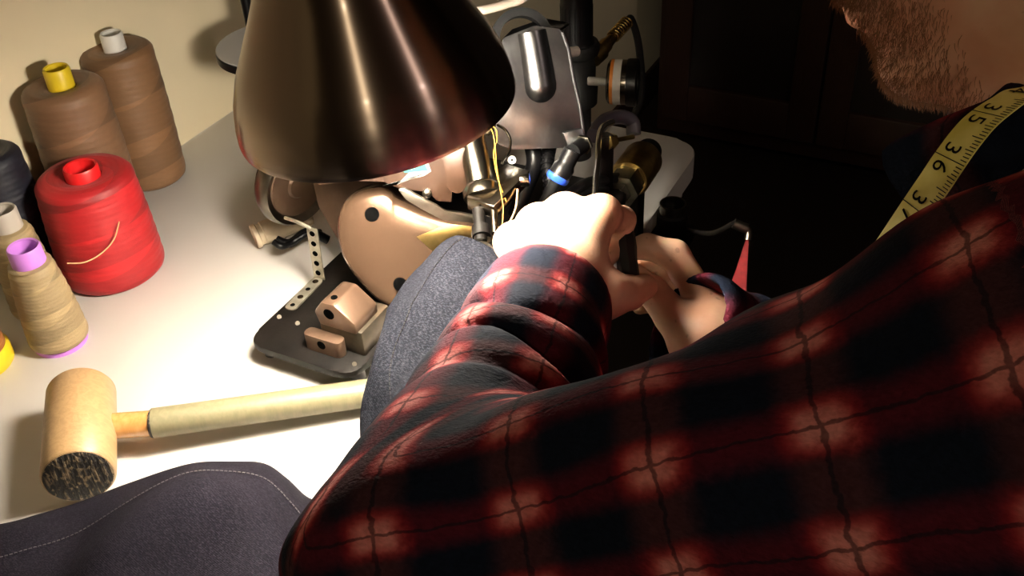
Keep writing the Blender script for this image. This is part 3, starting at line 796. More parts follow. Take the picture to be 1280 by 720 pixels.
# bright lever rod
b = NB(); rods = [at(766, 152, .975), at(754, 158, .965), at(749, 172, .955), at(747, 200, .945), at(744, 230, .935), at(742, 262, .925)]; tube(b, rods, .0028, 12); ob('lever_rod', b, 'bright', t)
b = NB(); prism(b, rounded(outline([(752, 172), (768, 168), (766, 250), (748, 252)], at(758, 210, .965), V(-.5, -.8, .2).normalized()), .002, 2), V(.004, .008, 0), .001); ob('lever_bracket', b, 'blackpaint', t)
b = NB(); n0, n1 = at(757, 178, .96), at(774, 174, .975); lathe(b, [(0, 0), (.0085, 0), (.0085, .009), (.0070, .012), (0, .012)], n0, n1 - n0, 6); cyl(b, n1 - (n1 - n0) * .3, at(792, 171, .99), .0022, bev=.0006); ob('brass_nut', b, 'brass', t)
# bronze coloured air cylinder leaning over the table end
a0, a1 = at(768, 250, .98), at(806, 196, 1.06); d = (a1 - a0).normalized(); L = (a1 - a0).length
b = NB(); lathe(b, [(0, L * .45), (.0185, L * .45), (.0205, L * .5), (.0205, L * .93), (.017, L), (0, L)], a0, d, 40); cyl(b, a0 + d * L * .7 + (Vector(CL) - a0).normalized() * .0203, a0 + d * L * .7 + (Vector(CL) - a0).normalized() * .0208, .0018, seg=12, mi=1)
ac = ob('air_cylinder', b, ['brass', 'rubber'], t)
b = NB(); lathe(b, [(0, L * .02), (.012, L * .02), (.012, L * .14), (0, L * .14)], a0, d, 6); lathe(b, [(0, L * .16), (.0185, L * .16), (.0185, L * .34), (.0165, L * .38), (.0165, L * .46), (0, L * .46)], a0, d, 6); ob('hex_fitting', b, 'steel', ac)
b = NB(); cyl(b, a1 - d * .004, a1 + d * .02, .0135, bev=.003); ob('end_cap', b, 'black', ac)
b = NB(); tube(b, [a0 + d * .01, a0 - d * .03, a0 - d * .05 + V(-.05, .03, -.02), R(.76, .38, .05)], .010, 14); ob('mount_pipe', b, 'blackpaint', ac)
b = NB(); q = a0 + d * L * .6; box(b, (q.x, q.y, (q.z + T) / 2 - .008), (.02, .02, q.z - T - .016), .002); ob('support_post', b, 'blackpaint', ac)
b = NB(); tube(b, [at(792, 168, 1.10), at(790, 152, 1.10), at(775, 146, 1.09), at(755, 152, 1.07), at(742, 170, 1.04)], .0078, 14); o = ob('air_hose', b, 'smokehose', t); o['label'] = 'translucent grey air hose'

# ================================================================== air regulator with gauge
kp = at(721, 52, 1.15); rx, ry = kp.x, kp.y
t = thing('air_regulator', V(rx, ry, T), 'black air regulator with a ribbed knob, a round gauge and a brass hose end', 'air regulator')
b = NB(); nrib = 28; prof = [(0, .060), (.010, .060), (.011, .0585), (.0145, .0585), (.0175, .056), (.0180, .052), (.0180, .004), (.020, 0), (0, 0)]
lathe(b, prof, kp, (0, 0, 1), 56); kn = ob('knob', b, 'black', t)
b = NB(); lathe(b, [(.0105, .0596), (.0140, .0596), (.0140, .0604), (.0105, .0604), (.0105, .0596)], kp, (0, 0, 1), 32)
for k in range(20): an = k * .31416; box(b, kp + V(.0178 * math.cos(an), .0178 * math.sin(an), .026), (.0012, .0012, .036), 0, [V(math.cos(an), math.sin(an), 0), V(-math.sin(an), math.cos(an), 0), Zn])
ob('knob_ribs', b, 'black', kn)
b = NB(); lathe(b, [(0, 0), (.024, 0), (.026, -.004), (.026, -.012), (.022, -.016), (.021, -.050), (.024, -.054), (.023, -.075), (.016, -.080), (.016, -(kp.z - T)), (0, -(kp.z - T))], kp, (0, 0, 1), 40); ob('body', b, 'rubber', t)
gi = V(CM[0][0], CM[1][0], 0).normalized()
gdir = (gi * .95 + V(CM[0] @ np.array([0, 0, -1]), CM[1] @ np.array([0, 0, -1]), 0) * -.22).normalized()
g0 = at(757, 102, 1.13)
b = NB(); cyl(b, g0 - gdir * .020, g0 + gdir * .004, .0048, bev=.001); ob('gauge_stem', b, 'grey', t)
b = NB(); lathe(b, [(0, .002), (.020, .002), (.0235, .004), (.0245, .007), (.0245, .024), (0, .024)], g0, gdir, 48); ga = ob('gauge', b, 'chrome', t)
b = NB(); lathe(b, [(.0240, .0235), (.0255, .0235), (.0262, .026), (.0262, .034), (.0245, .036), (.0222, .0345), (.0222, .027), (.0240, .0235)], g0, gdir, 48); ob('gauge_bezel', b, 'black', ga)
b = NB(); lathe(b, [(0, .0270), (.0224, .0270), (.0224, .0280), (0, .0280)], g0, gdir, 40); dl_ = ob('gauge_dial', b, 'grey', ga)
b = NB(); lathe(b, [(.0244, .0060), (.0247, .0060), (.0247, .0095), (.0244, .0095), (.0244, .0060)], g0, gdir, 48); ob('gauge_glint_edge', b, 'orange', ga)  # orange rim of the lamp's reflection on the chrome drum, laid on as colour
b = NB(); lathe(b, [(.0244, .0096), (.0247, .0096), (.0247, .0180), (.0244, .0180), (.0244, .0096)], g0, gdir, 48); ob('gauge_glint', b, 'white', ga)  # white-hot lamp reflection on the drum, laid on as a white ring
f0, f1 = at(748, 66, 1.16), at(774, 38, 1.18); fd = (f1 - f0).normalized()
b = NB(); lathe(b, [(0, -.012), (.010, -.012), (.011, .004), (.0085, .006), (.0085, .016), (.0068, .020), (.0055, .036), (0, .036)], f0, fd, 24); br_ = ob('brass_hose_end', b, 'brass', t)
sp = []; f2 = f0 + fd * .030; u, v, n_ = frame(fd)
for k in range(8 * 14 + 1): an = k / 14 * 2 * math.pi; sp.append(f2 + fd * (.034 * k / 112) + (u * math.cos(an) + v * math.sin(an)) * .0068)
b = NB(); tube(b, sp, .0011, 8, smooth=0); ob('hose_spring', b, 'brass', br_)
f3 = f2 + fd * .03
b = NB(); tube(b, [f2, f3, f3 + fd * .012 + V(0, 0, -.004), f3 + fd * .012 + V(.006, -.008, -.04), f3 + fd * .01 + V(.010, -.012, -.10), V(f3.x + .02, f3.y, T + .006)], .0045, 12); ob('hose', b, 'rubber', t)

# ================================================================== red strap on a clip, beyond the table edge
s0 = at(934, 292, .98)
t = thing('red_strap', s0, 'red webbing strap hanging from a small metal clip beyond the table edge', 'strap')
b = NB(); e_ = c0 + V(.02, -.006, .004); tube(b, [e_, e_.lerp(s0, .5) + V(0, 0, -.004), at(918, 279, .98)], .0028, 10); o = ob('hook_rod', b, 'blackpaint', t)
b = NB(); tube(b, [at(917, 279, .98), at(928, 284, .98), at(934, 286, .98)], .0050, 14, smooth=4); tube(b, [at(934, 285, .98), at(936, 292, .98), at(935, 300, .98)], .0038, 12, smooth=4); ob('clip', b, 'steel', t)
e0, e1 = at(934, 300, .98), at(915, 392, .90)
wv = (at(930, 384, .90) - at(897, 384, .90)).normalized()
rows = []
for i in range(13):
    s_ = i / 12; p = e0.lerp(e1, s_) + V(0, 0, -.006 * math.sin(math.pi * s_)); h = .0015 + .0105 * s_
    rows.append([p + wv * h * k for k in (-1, -.4, .4, 1)])
e2 = e1 + V(-.01, 0, -.14)
for i in range(1, 9): rows.append([e1.lerp(e2, i / 8) + wv * .012 * k for k in (-1, -.4, .4, 1)])
bm_ = NB(); g_ = [[bm_.verts.new(p) for p in r] for r in rows]
for i in range(len(g_) - 1):
    for j in range(3): bm_.faces.new([g_[i][j], g_[i][j + 1], g_[i + 1][j + 1], g_[i + 1][j]])
bmesh.ops.recalc_face_normals(bm_, faces=bm_.faces[:]); bmesh.ops.solidify(bm_, geom=bm_.faces[:], thickness=.002); ob('webbing', bm_, 'redcloth', t)

# ================================================================== denim
def cloth(name, grid, thick, mat):
    bm = NB(); g = [[bm.verts.new(p) for p in r] for r in grid]
    for i in range(len(g) - 1):
        for j in range(len(g[0]) - 1): bm.faces.new([g[i][j], g[i + 1][j], g[i + 1][j + 1], g[i][j + 1]])
    bmesh.ops.recalc_face_normals(bm, faces=bm.faces[:]); bmesh.ops.solidify(bm, geom=bm.faces[:], thickness=thick)
    return ob(name, bm, mat, sharp=70)


def stitches(pts, n_, w_, lift, name, parent, mat='thread_stitch'):
    b = NB(); L_ = [0]
    for i in range(1, len(pts)): L_.append(L_[-1] + (pts[i] - pts[i - 1]).length)
    for k in range(n_):
        for e, s_ in ((0, (k + .15) / n_), (1, (k + .8) / n_)):
            i = min(len(pts) - 2, max(0, int(np.searchsorted(L_, s_ * L_[-1])) - 1)); f = (s_ * L_[-1] - L_[i]) / max(L_[i + 1] - L_[i], 1e-9)
            p = pts[i].lerp(pts[i + 1], f) + lift
            if e == 0: p0 = p
            else: tube(b, [p0, (p0 + p) / 2 + lift * .6, p], w_, 5, smooth=0)
    return ob(name, b, mat, parent)


# heap of denim in front of the mallet: its far edge is a folded hem, it swells and runs off over the table edge
hem = spline([R(.185, .720, .022), R(.235, .662, .022), on(0, 655, .020), on(50, 642, .020), on(100, 627, .021), on(160, 604, .024), on(235, 580, .028), on(290, 577, .030), on(330, 579, .030), on(358, 597, .028), on(386, 622, .024), R(.398, .385, .018), R(.392, .335, .012)], 7)
rows = []; nr = 30
down = V(-.62, -.62, 0).normalized()
for i, p in enumerate(hem):
    s_ = i / (len(hem) - 1); row = []
    row.append(V(p.x, p.y, T + .003) - down * .002)
    for j in range(nr):
        q = j / (nr - 1); dist = .30 * q
        z = p.z - T + .026 * (1 - math.exp(-dist / .035)) + .012 * math.sin(dist * 42 + s_ * 9) * min(1, dist / .10) * math.exp(-dist * 4) + .007 * math.sin(s_ * 26 + dist * 30) * min(1, dist / .12) ** 2
        z += .030 * math.exp(-((s_ - .55) / .16) ** 2) * (1 - math.exp(-dist / .06))
        pt = p + down * dist
        edge = TY0 - .004
        if pt.y < edge: z -= (edge - pt.y) * 2.2 * min(1, (edge - pt.y) / .03)
        row.append(V(pt.x, pt.y, T + max(z, .006 if pt.y > edge - .01 else -.5)))
    rows.append(row)
dn = cloth('denim_cloth', rows, .0014, 'denim'); origin(dn, R(.25, .50, 0)); tag(dn, 'dark raw denim cloth heaped on the table in front of the mallet', 'denim')
seam = [r[6] + V(0, 0, .0008) for r in rows[6:-8]]
stitches(seam, 110, .00034, V(0, 0, .0004), 'stitching', None); st = bpy.context.scene.collection.objects['stitching']; attach(st, dn)
# grey denim trouser leg being sewn, pulled over the arm of the machine and hanging towards the lap
sec = spline([at(602, 304, .818), at(592, 320, .814), at(584, 348, .806), at(574, 385, .795), at(563, 425, .782), at(552, 465, .772), at(550, 505, .765), at(556, 560, .76), at(570, 640, .76)], 6)
rad = lambda s_: .018 + .040 * min(1, s_ * 2.4) ** .8
rows = []
for i, p in enumerate(sec):
    s_ = i / (len(sec) - 1); tg = (sec[min(i + 1, len(sec) - 1)] - sec[max(i - 1, 0)]).normalized()
    sd = tg.cross(V(-.2, -.1, 1)).normalized(); nu = sd.cross(tg).normalized()
    r = rad(s_); row = []
    for k in range(40):
        an = 2 * math.pi * k / 40; wr = 1 + .04 * math.sin(3 * an + s_ * 9) + .03 * math.sin(5 * an - s_ * 14)
        row.append(p + sd * (r * 1.0 * math.cos(an) * wr) + nu * (r * .42 * math.sin(an) * wr) + nu * -.006)
    rows.append(row + [row[0]])
dl = NB(); g = [[dl.verts.new(p) for p in r[:-1]] for r in rows]
for i in range(len(g) - 1):
    for k in range(40): dl.faces.new([g[i][k], g[i][(k + 1) % 40], g[i + 1][(k + 1) % 40], g[i + 1][k]])
dl.faces.new(g[0][::-1])
bmesh.ops.recalc_face_normals(dl, faces=dl.faces[:]); bmesh.ops.solidify(dl, geom=dl.faces[:], thickness=.0013)
tl = ob('denim_trouser_leg', dl, 'denim2', sharp=70); origin(tl, sec[3]); tag(tl, 'dark grey denim trouser leg under the presser foot, beside the lit sleeve', 'denim')
def side(k): return [r[k] for r in rows[2:]]
sd_ = [k for k in range(40)]
best = min(range(40), key=lambda k: abs((CM.T @ (np.array(rows[16][k]) - CL))[0] / -(CM.T @ (np.array(rows[16][k]) - CL))[2] - (512 - 640) / F_PX) + (0 if (rows[16][k] - sec[16]).dot(Vector(CL) - sec[16]) > 0 else 9))
stitches([p + (Vector(CL) - p).normalized() * .0006 for p in side(best)], 70, .00045, V(0, 0, .0002), 'seam_stitching', None, 'rubber'); o = bpy.context.scene.collection.objects['seam_stitching']; attach(o, tl)

# ================================================================== the person
def rel(p): return np.array(p, float)
HDC = np.array(at(1150, 107, 0.535))                       # chin
FW = np.array([-0.03, 0.84, -0.53]); FW /= np.linalg.norm(FW)
UPV = np.array([0, 0, 1.0]) - FW * FW[2]; UPV /= np.linalg.norm(UPV)
RTV = np.cross(FW, UPV)
HAX = np.array([FW, UPV, RTV]); HC = HDC - FW * 0.085 + UPV * 0.118
hp = lambda a, b, c: HC + FW * a + UPV * b + RTV * c
NB0 = np.array(R(0.517, -0.060, 0.315))
LS, LE, LW = np.array(at(1290, 548, 0.380)), np.array(at(556, 708, 0.468)), np.array(at(684, 374, 0.676))
RS, RE, RW = np.array(R(0.700, -0.10, 0.245)), np.array(R(0.675, 0.0, 0.0)), np.array(at(888, 424, 0.752))
SPINE = [np.array(R(0.512, -0.09, 0.27)), np.array(R(0.505, -0.13, -0.02)), np.array(R(0.50, -0.12, -0.20))]


def head_sdf(P):
    q = (P - HC) @ HAX.T; qs = q.copy(); qs[:, 2] = np.abs(qs[:, 2])
    d = ell(q, (-0.018, 0.040, 0), (0.098, 0.083, 0.076))
    d = smin(d, ell(q, (0.035, -0.02, 0), (0.060, 0.085, 0.060)), 0.03)
    d = smin(d, cap(qs, (-0.012, -0.060, 0.050), (0.068, -0.103, 0.014), 0.017, 0.019), 0.03)
    d = smin(d, ell(q, (0.079, -0.103, 0), (0.020, 0.018, 0.022)), 0.018)
    d = smin(d, ell(q, (0.070, -0.062, 0), (0.026, 0.028, 0.030)), 0.02)
    d = smin(d, cap(qs, (0.0985, -0.057, 0), (0.088, -0.062, 0.020), 0.0065, 0.004), 0.007)
    d = smin(d, cap(qs, (0.0975, -0.070, 0), (0.086, -0.069, 0.018), 0.0068, 0.004), 0.006)
    d = smin(d, cap(q, (0.086, 0.022, 0), (0.112, -0.022, 0), 0.008, 0.0115), 0.014)
    d = smin(d, ell(qs, (0.098, -0.029, 0.012), (0.012, 0.009, 0.008)), 0.008)
    d = smin(d, cap(qs, (0.088, 0.034, 0.012), (0.070, 0.032, 0.048), 0.010, 0.008), 0.015)
    d = smin(d, ell(qs, (0.056, -0.014, 0.046), (0.022, 0.018, 0.018)), 0.02)
    d = smax(d, -ell(qs, (0.100, 0.012, 0.033), (0.020, 0.012, 0.017)), 0.014)
    d = smin(d, ell(qs, (0.071, 0.012, 0.032), (0.0125, 0.0125, 0.0125)), 0.003)
    ear = ell(qs, (-0.012, 0.002, 0.079), (0.019, 0.032, 0.009), np.array([[0.96, 0.0, -0.28], [0.1, 0.98, 0.17], [0.28, -0.17, 0.94]]))
    ear = smax(ear, -ell(qs, (-0.006, 0.004, 0.089), (0.011, 0.020, 0.007)), 0.006)
    d = smin(d, ear, 0.008)
    neck = cap(P, hp(-0.035, -0.045, 0), NB0, 0.054, 0.060)
    neck = smin(neck, cap(P, hp(0.015, -0.085, 0), NB0 + np.array([0, 0.028, 0.02]), 0.020, 0.025), 0.04)
    d = smin(d, neck, 0.022)
    return smin(d, cap(P, NB0, SPINE[0], 0.06, 0.09), 0.05)


def chain(P, pts, rad):
    d = None
    for i in range(len(pts) - 1):
        c = cap(P, pts[i], pts[i + 1], rad[i], rad[i + 1]); d = c if d is None else smin(d, c, 0.003)
    return d


A = lambda *q: np.array(at(*q))
# left hand: a loose fist seen from the back, knuckles towards the machine
LM = [A(752, 268, 0.736), A(706, 266, 0.742), A(671, 281, 0.732), A(641, 303, 0.717)]          # index .. little knuckles
LF = [[LM[0], A(777, 275, 0.769), A(772, 306, 0.774), A(757, 322, 0.762)],
      [LM[1], A(722, 278, 0.789), A(728, 312, 0.790), A(724, 326, 0.774)],
      [LM[2], A(682, 296, 0.782), A(694, 325, 0.780), A(696, 336, 0.764)],
      [LM[3], A(649, 318, 0.759), A(664, 341, 0.756), A(670, 350, 0.742)]]
LFR = [[.0120, .0105, .0090, .0080], [.0124, .0105, .0092, .0080], [.0118, .0100, .0088, .0076], [.0108, .0090, .0078, .0068]]
LT = [A(716, 372, 0.690), A(752, 372, 0.700), A(786, 366, 0.722), A(806, 359, 0.741)]
LTR = [.0160, .0150, .0122, .0092]


def left_hand(P):
    wr = LW; d = cap(P, LE + (LW - LE) * 0.45, wr, .036, .0265)
    pal = None
    base = [A(712, 352, 0.686), A(696, 350, 0.688), A(682, 352, 0.685), A(668, 358, 0.678)]
    for k in range(4):
        c = cap(P, base[k], LM[k], .0150, .0125 if k < 3 else .0115); pal = c if pal is None else smin(pal, c, .020)
    pal = smin(pal, cap(P, A(722, 330, 0.726), A(688, 340, 0.722), .014, .014), .02)
    d = smin(d, pal, .022)
    fs = None
    for f, r in zip(LF, LFR):
        c = chain(P, f, r); fs = c if fs is None else np.minimum(fs, c)
    d = smin(d, fs, .006)
    for k in range(4): d = smin(d, cap(P, LM[k], LM[k], .0128 if k < 3 else .0115), .008)
    th = chain(P, LT, LTR)
    web = cap(P, A(732, 340, 0.706), A(752, 362, 0.706), .012, .011)
    return smin(d, smin(th, web, .02), .014)


# right hand: comes in from the right, index finger and thumb closing on the black grip
RM = [A(884, 386, .772), A(880, 398, .790), A(874, 410, .804), A(866, 420, .814)]
RF = [[RM[0], A(843, 319, .780), A(809, 308, .782), A(790, 312, .784)],
      [RM[1], A(846, 344, .806), A(812, 332, .808), A(795, 337, .806)],
      [RM[2], A(842, 366, .824), A(810, 356, .822), A(795, 361, .818)],
      [RM[3], A(838, 386, .834), A(814, 378, .832), A(800, 383, .828)]]
RFR = [[.0128, .0118, .0098, .0084], [.0124, .0108, .0094, .0080], [.0118, .0102, .0088, .0076], [.0106, .0090, .0078, .0068]]
RT = [A(874, 426, .752), A(842, 396, .758), A(815, 364, .766), A(796, 345, .772)]
RTR = [.0170, .0142, .0116, .0088]


def right_hand(P):
    d = cap(P, RE + (RW - RE) * 0.5, RW, .036, .027)
    pal = None
    for k, m in enumerate(RM):
        c = cap(P, A(886 - 3 * k, 424 + 3 * k, .764 + .008 * k), m, .0155, .0125); pal = c if pal is None else smin(pal, c, .02)
    d = smin(d, pal, .022)
    d = smin(d, cap(P, A(866, 418, .764), A(852, 406, .772), .017, .013), .014)
    fs = None
    for f, r in zip(RF, RFR):
        c = chain(P, f, r); fs = c if fs is None else np.minimum(fs, c)
    d = smin(d, fs, .004)
    return smin(d, chain(P, RT, RTR), .007)


HIP = [np.array(R(0.41, -0.10, -0.215)), np.array(R(0.60, -0.10, -0.215))]
KNEE = [np.array(R(0.36, 0.33, -0.235)), np.array(R(0.66, 0.33, -0.235))]
ANK = [np.array(R(0.37, 0.29, -0.665)), np.array(R(0.65, 0.29, -0.665))]


def trunk(P, g=0.0):
    d = cap(P, SPINE[0], SPINE[1], .085 + g, .115 + g)
    d = smin(d, cap(P, SPINE[1], SPINE[2], .120 + g, .125 + g), .06)
    d = smin(d, ell(P, (0.508, -0.095, T + 0.13), (.165 + g, .115 + g, .20 + g)), .05)
    d = smin(d, cap(P, (0.42, -0.12, T - 0.20), (0.59, -0.12, T - 0.20), .11 + g, .11 + g), .05)
    return d


def arms_under(P):
    d = smin(cap(P, LS, LE, .055, .042), cap(P, LE, LE + (LW - LE) * .6, .042, .034), .02)
    d = smin(d, cap(P, SPINE[0], LS, .06, .058), .05)
    e = smin(cap(P, RS, RE, .055, .042), cap(P, RE, RE + (RW - RE) * .65, .042, .034), .02)
    e = smin(e, cap(P, SPINE[0], RS, .06, .058), .05)
    return np.minimum(d, e)


def legs(P, g=0.0):
    d = None
    for h, k, a in zip(HIP, KNEE, ANK):
        c = smin(cap(P, h, k, .085 + g, .060 + g), cap(P, k, a, .056 + g, .040 + g), .03); d = c if d is None else np.minimum(d, c)
    return d


def body_sdf(P): return smin(smin(trunk(P, -.03), arms_under(P), .03), legs(P, -.02), .03)


def merge(parts):
    vs, qs, n = [], [], 0
    for v, q in parts: vs.append(v); qs.append(q + n); n += len(v)
    return np.concatenate(vs), np.concatenate(qs)


def bounds(pts, m): p = np.array(pts); return p.min(0) - m, p.max(0) + m


lh = surface(left_hand, *bounds([LW, LE + (LW - LE) * .45] + LM + [x for f in LF for x in f] + LT, .05), .0018)
rh = surface(right_hand, *bounds([RW, RE + (RW - RE) * .5] + RM + [x for f in RF for x in f] + RT, .05), .0020)
hv = surface(head_sdf, *bounds([HC - .15, HC + .15, NB0, SPINE[0]], .06), .0025)
bv = surface(body_sdf, R(0.15, -0.35, -0.72), R(0.95, 0.45, 0.45), .012)
body = np_mesh('person', *merge([bv, hv, lh, rh]), 'skin')
body = origin(body, V(0.505, -0.11, T - 0.30))
tag(body, 'seated man bent over the sewing machine in a red and navy plaid flannel shirt', 'person')

# ---- shirt
CUFF = 0.040
LD1, LD2 = (LE - LS), (LW - LE); L1, L2 = np.linalg.norm(LD1), np.linalg.norm(LD2); LD1 = LD1 / L1; LD2 = LD2 / L2
LN = np.cross(LD1, LD2); LN /= np.linalg.norm(LN)
if (np.array(CL) - LE) @ LN < 0: LN = -LN


def polar(P, o, d):
    q = P - o; s = q @ d; q = q - s[:, None] * d
    return s, np.arctan2(q @ np.cross(d, LN), q @ LN), np.linalg.norm(q, axis=1)


def sstep(x, a, b): t = np.clip((x - a) / (b - a), 0, 1); return t * t * (3 - 2 * t)


def left_sleeve(P):
    s1, f1, _ = polar(P, LS, LD1); s2, f2, _ = polar(P, LE, LD2)
    mid = LS + (LE - LS) * .45; up = smin(cap(P, LS - LD1 * .03, mid, .097, .064), cap(P, mid, LE, .064, .064), .03)
    # long soft folds that fan out from the elbow
    fan = np.sin(f1 * 5 + s1 * 14) * .0045 * sstep(s1, L1 * .3, L1) + np.sin(f1 * 3 - s1 * 34 + 1) * .0042 + np.sin(f1 * 2 + s1 * 75) * .003 * sstep(np.sin(f1), -.2, .8)
    up = up - fan
    lo = cap(P, LE, LW, .066, .0395)
    inn = .5 + .5 * np.sin(f2 - .35)                         # 1 on the inside of the elbow, where the cloth bunches up
    ss = s2 + .030 * inn ** 1.5 + .0035 * np.sin(3 * f2 + s2 * 40) + .0085 * np.sin(s2 * 50 + f2 * 1.2) + .004 * np.sin(s2 * 93 - f2 * 1.7)
    amp = (.0085 + .0050 * inn ** 1.3) * sstep(s2, .03, .10) * (1 - sstep(ss, L2 - .045, L2 - .02))
    ring = (1.1 * (1 - np.abs(np.sin(ss * 66 + .35))) ** 2.2 - .35) * amp * (.7 + .3 * np.sin(f2 * 2.3 + s2 * 47))
    lo = lo + ring - .004 * sstep(s2, L2 - .055, L2 - .02)
    d = smin(up, lo, .018)
    # open cuff
    end = (P - LW) @ LD2
    d = smax(d, end, .008)
    inner = cap(P, LW - LD2 * .035, LW + LD2 * .03, .034, .034)
    return smax(d, -inner, .004)


RD2 = (RW - RE) / np.linalg.norm(RW - RE)


def right_sleeve(P):
    up = cap(P, RS, RE, .070, .055); s = (P - RE) @ RD2
    lo = cap(P, RE, RW, .054, .041) + np.sin(s * 150) * .004 * sstep(s, .05, .1)
    d = smin(smin(up, lo, .02), cap(P, RW, RW + RD2 * .05, .043, .046), .01); d = smax(d, (P - RW - RD2 * .026) @ RD2, .008)
    return smax(d, -cap(P, RW - RD2 * .02, RW + RD2 * .06, .037, .041), .004)


def shirt_trunk(P):
    d = trunk(P, .022)
    d = smin(d, cap(P, SPINE[0] + np.array([0, .0, .0]), LS - LD1 * .03, .088, .080), .05)
    d = smin(d, cap(P, SPINE[0], RS, .085, .070), .05)
    d = smin(d, cap(P, NB0 + np.array([0, 0, -.03]), SPINE[0], .075, .10), .04)
    d = d - np.sin(P[:, 0] * 34 + P[:, 2] * 21) * .003 - np.sin(P[:, 1] * 48 - P[:, 2] * 13) * .0025
    ax = HC - NB0; ax = ax / np.linalg.norm(ax)
    d = smax(d, -cap(P, NB0 + ax * .062, NB0 + ax * .25, .056, .060), .008)       # neck opening
    return smax(d, (T - 0.255) - P[:, 2], .01)


def shirt_sdf(P):
    return smin(smin(shirt_trunk(P), left_sleeve(P), .030), right_sleeve(P), .025)


PL = 0.055                                                 # size of one check of the plaid
def plaid_uv(P):
    s1, f1, r1 = polar(P, LS, LD1); s2, f2, r2 = polar(P, LE, LD2)
    w = sstep((P - LE) @ (LD2 + LD1) / np.linalg.norm(LD2 + LD1), -.018, .018)
    sl = (s1 / .060 - .57) * (1 - w) + (L1 / .060 - .57 + s2 / .050) * w; vl = (f1 / .53 + 1.717) * (1 - w) + (f2 / .95 + .55) * w
    uv = np.stack([sl, vl], 1)
    ut = np.stack([P[:, 0] / PL, (P[:, 2] + .5 * P[:, 1]) / PL], 1)
    sr = (P - RE) @ RD2; q = P - RE - sr[:, None] * RD2
    ur = np.stack([sr / PL * 1.3 + .3, np.arctan2(q[:, 2], q[:, 1]) * .055 / PL], 1)
    dl, dt, dr = left_sleeve(P), shirt_trunk(P), right_sleeve(P)
    out = np.where(((dl < dt) & (s1 > -.012))[:, None], uv, ut)
    return np.where((dr < np.minimum(dl, dt))[:, None], ur, out)


sv, sq = surface(shirt_sdf, *bounds([LS, LE, LW, RS, RE, RW, SPINE[2], NB0, LE - .05], .15), .0034)
shirt = np_mesh('shirt', sv, sq, 'plaid', plaid_uv(sv)); attach(shirt, body); shirt['label'] = 'red and navy plaid flannel shirt'

# collar: a band folded over around the neck, its near tip standing out in front
def strip_mesh(rows, thick, name, mat, parent, uvs=4.0):
    bm = NB(); uvl = bm.loops.layers.uv.verify()
    g = [[bm.verts.new(p) for p in r] for r in rows]
    for i in range(len(g) - 1):
        for j in range(len(g[0]) - 1):
            f = bm.faces.new([g[i][j], g[i][j + 1], g[i + 1][j + 1], g[i + 1][j]])
            for lp, (a, c) in zip(f.loops, ((i, j), (i, j + 1), (i + 1, j + 1), (i + 1, j))): lp[uvl].uv = (a / (len(g) - 1) * uvs + .2, c / (len(g[0]) - 1) * .42 + .74)
    bmesh.ops.recalc_face_normals(bm, faces=bm.faces[:])
    bmesh.ops.solidify(bm, geom=bm.faces[:], thickness=thick)
    return ob(name, bm, mat, parent, sharp=60)


ax = HC - NB0; ax /= np.linalg.norm(ax)
cu = np.cross([0, 1, 0], ax); cu /= np.linalg.norm(cu); cv_ = np.cross(ax, cu)            # cu: towards +x, cv_: forwards
rows = []
ctop = spline([R(.600, .020, .340), R(.600, -.02, .358), R(.575, -.09, .392), R(.525, -.125, .402), R(.475, -.105, .400), at(1310, 96, .462), at(1228, 127, .470), at(1170, 150, .478), at(1115, 177, .487)], 6)
cbot = spline([R(.620, .030, .310), R(.635, -.01, .330), R(.610, -.11, .355), R(.525, -.155, .362), R(.440, -.125, .372), at(1330, 195, .430), at(1245, 240, .446), at(1190, 265, .462), at(1146, 272, .482)], 6)
for a_, b_ in zip(ctop, cbot):
    out = (a_ - Vector(NB0)); out.z = 0; out.normalize()
    rows.append([a_.lerp(b_, t_) + out * (.008 * math.sin(math.pi * t_ ** .6)) for t_ in (0, .12, .3, .5, .75, 1)])
COLLAR = strip_mesh(rows, .0035, 'collar', 'plaid', shirt)

# ---- beard, hair
rng = np.random.default_rng(3)
def strands(name, V_, keep, count, length, rad, lean, mat, sdf, parent):
    vs, qs = [], []
    idx = rng.choice(np.flatnonzero(keep > 0), count, p=(keep / keep.sum())[keep > 0])
    p = V_[idx] + rng.normal(0, .0012, (count, 3)); e = 1e-3
    n = np.stack([sdf(p + np.eye(3)[k] * e) - sdf(p - np.eye(3)[k] * e) for k in range(3)], 1); n /= np.linalg.norm(n, axis=1)[:, None]
    p = p - n * sdf(p)[:, None]
    L = length * rng.uniform(.6, 1.2, count)
    d = n * lean[0] + FW * lean[1] - UPV * lean[2] + rng.normal(0, .25, (count, 3)); d /= np.linalg.norm(d, axis=1)[:, None]
    d2 = d - UPV * .35 * (lean[2] > 0) - n * .3; d2 /= np.linalg.norm(d2, axis=1)[:, None]
    a = np.cross(d, n + .01); a /= np.linalg.norm(a, axis=1)[:, None]; b_ = np.cross(d, a)
    m = p + d * (L * .5)[:, None]; t_ = m + d2 * (L * .5)[:, None]
    out = []
    for base, r in ((p - n * .0006, rad), (m, rad * .8), (t_, rad * .25)):
        for k in range(3): out.append(base + a * (r * math.cos(2.094 * k)) + b_ * (r * math.sin(2.094 * k)))
    vs = np.stack(out, 1).reshape(-1, 3); q = []
    for l in range(2):
        for k in range(3): q.append([l * 3 + k, l * 3 + (k + 1) % 3, l * 3 + 3 + (k + 1) % 3, l * 3 + 3 + k])
    qs = (np.arange(count)[:, None, None] * 9 + np.array(q)[None]).reshape(-1, 4)
    return np_mesh(name, vs, qs, mat, None, parent)


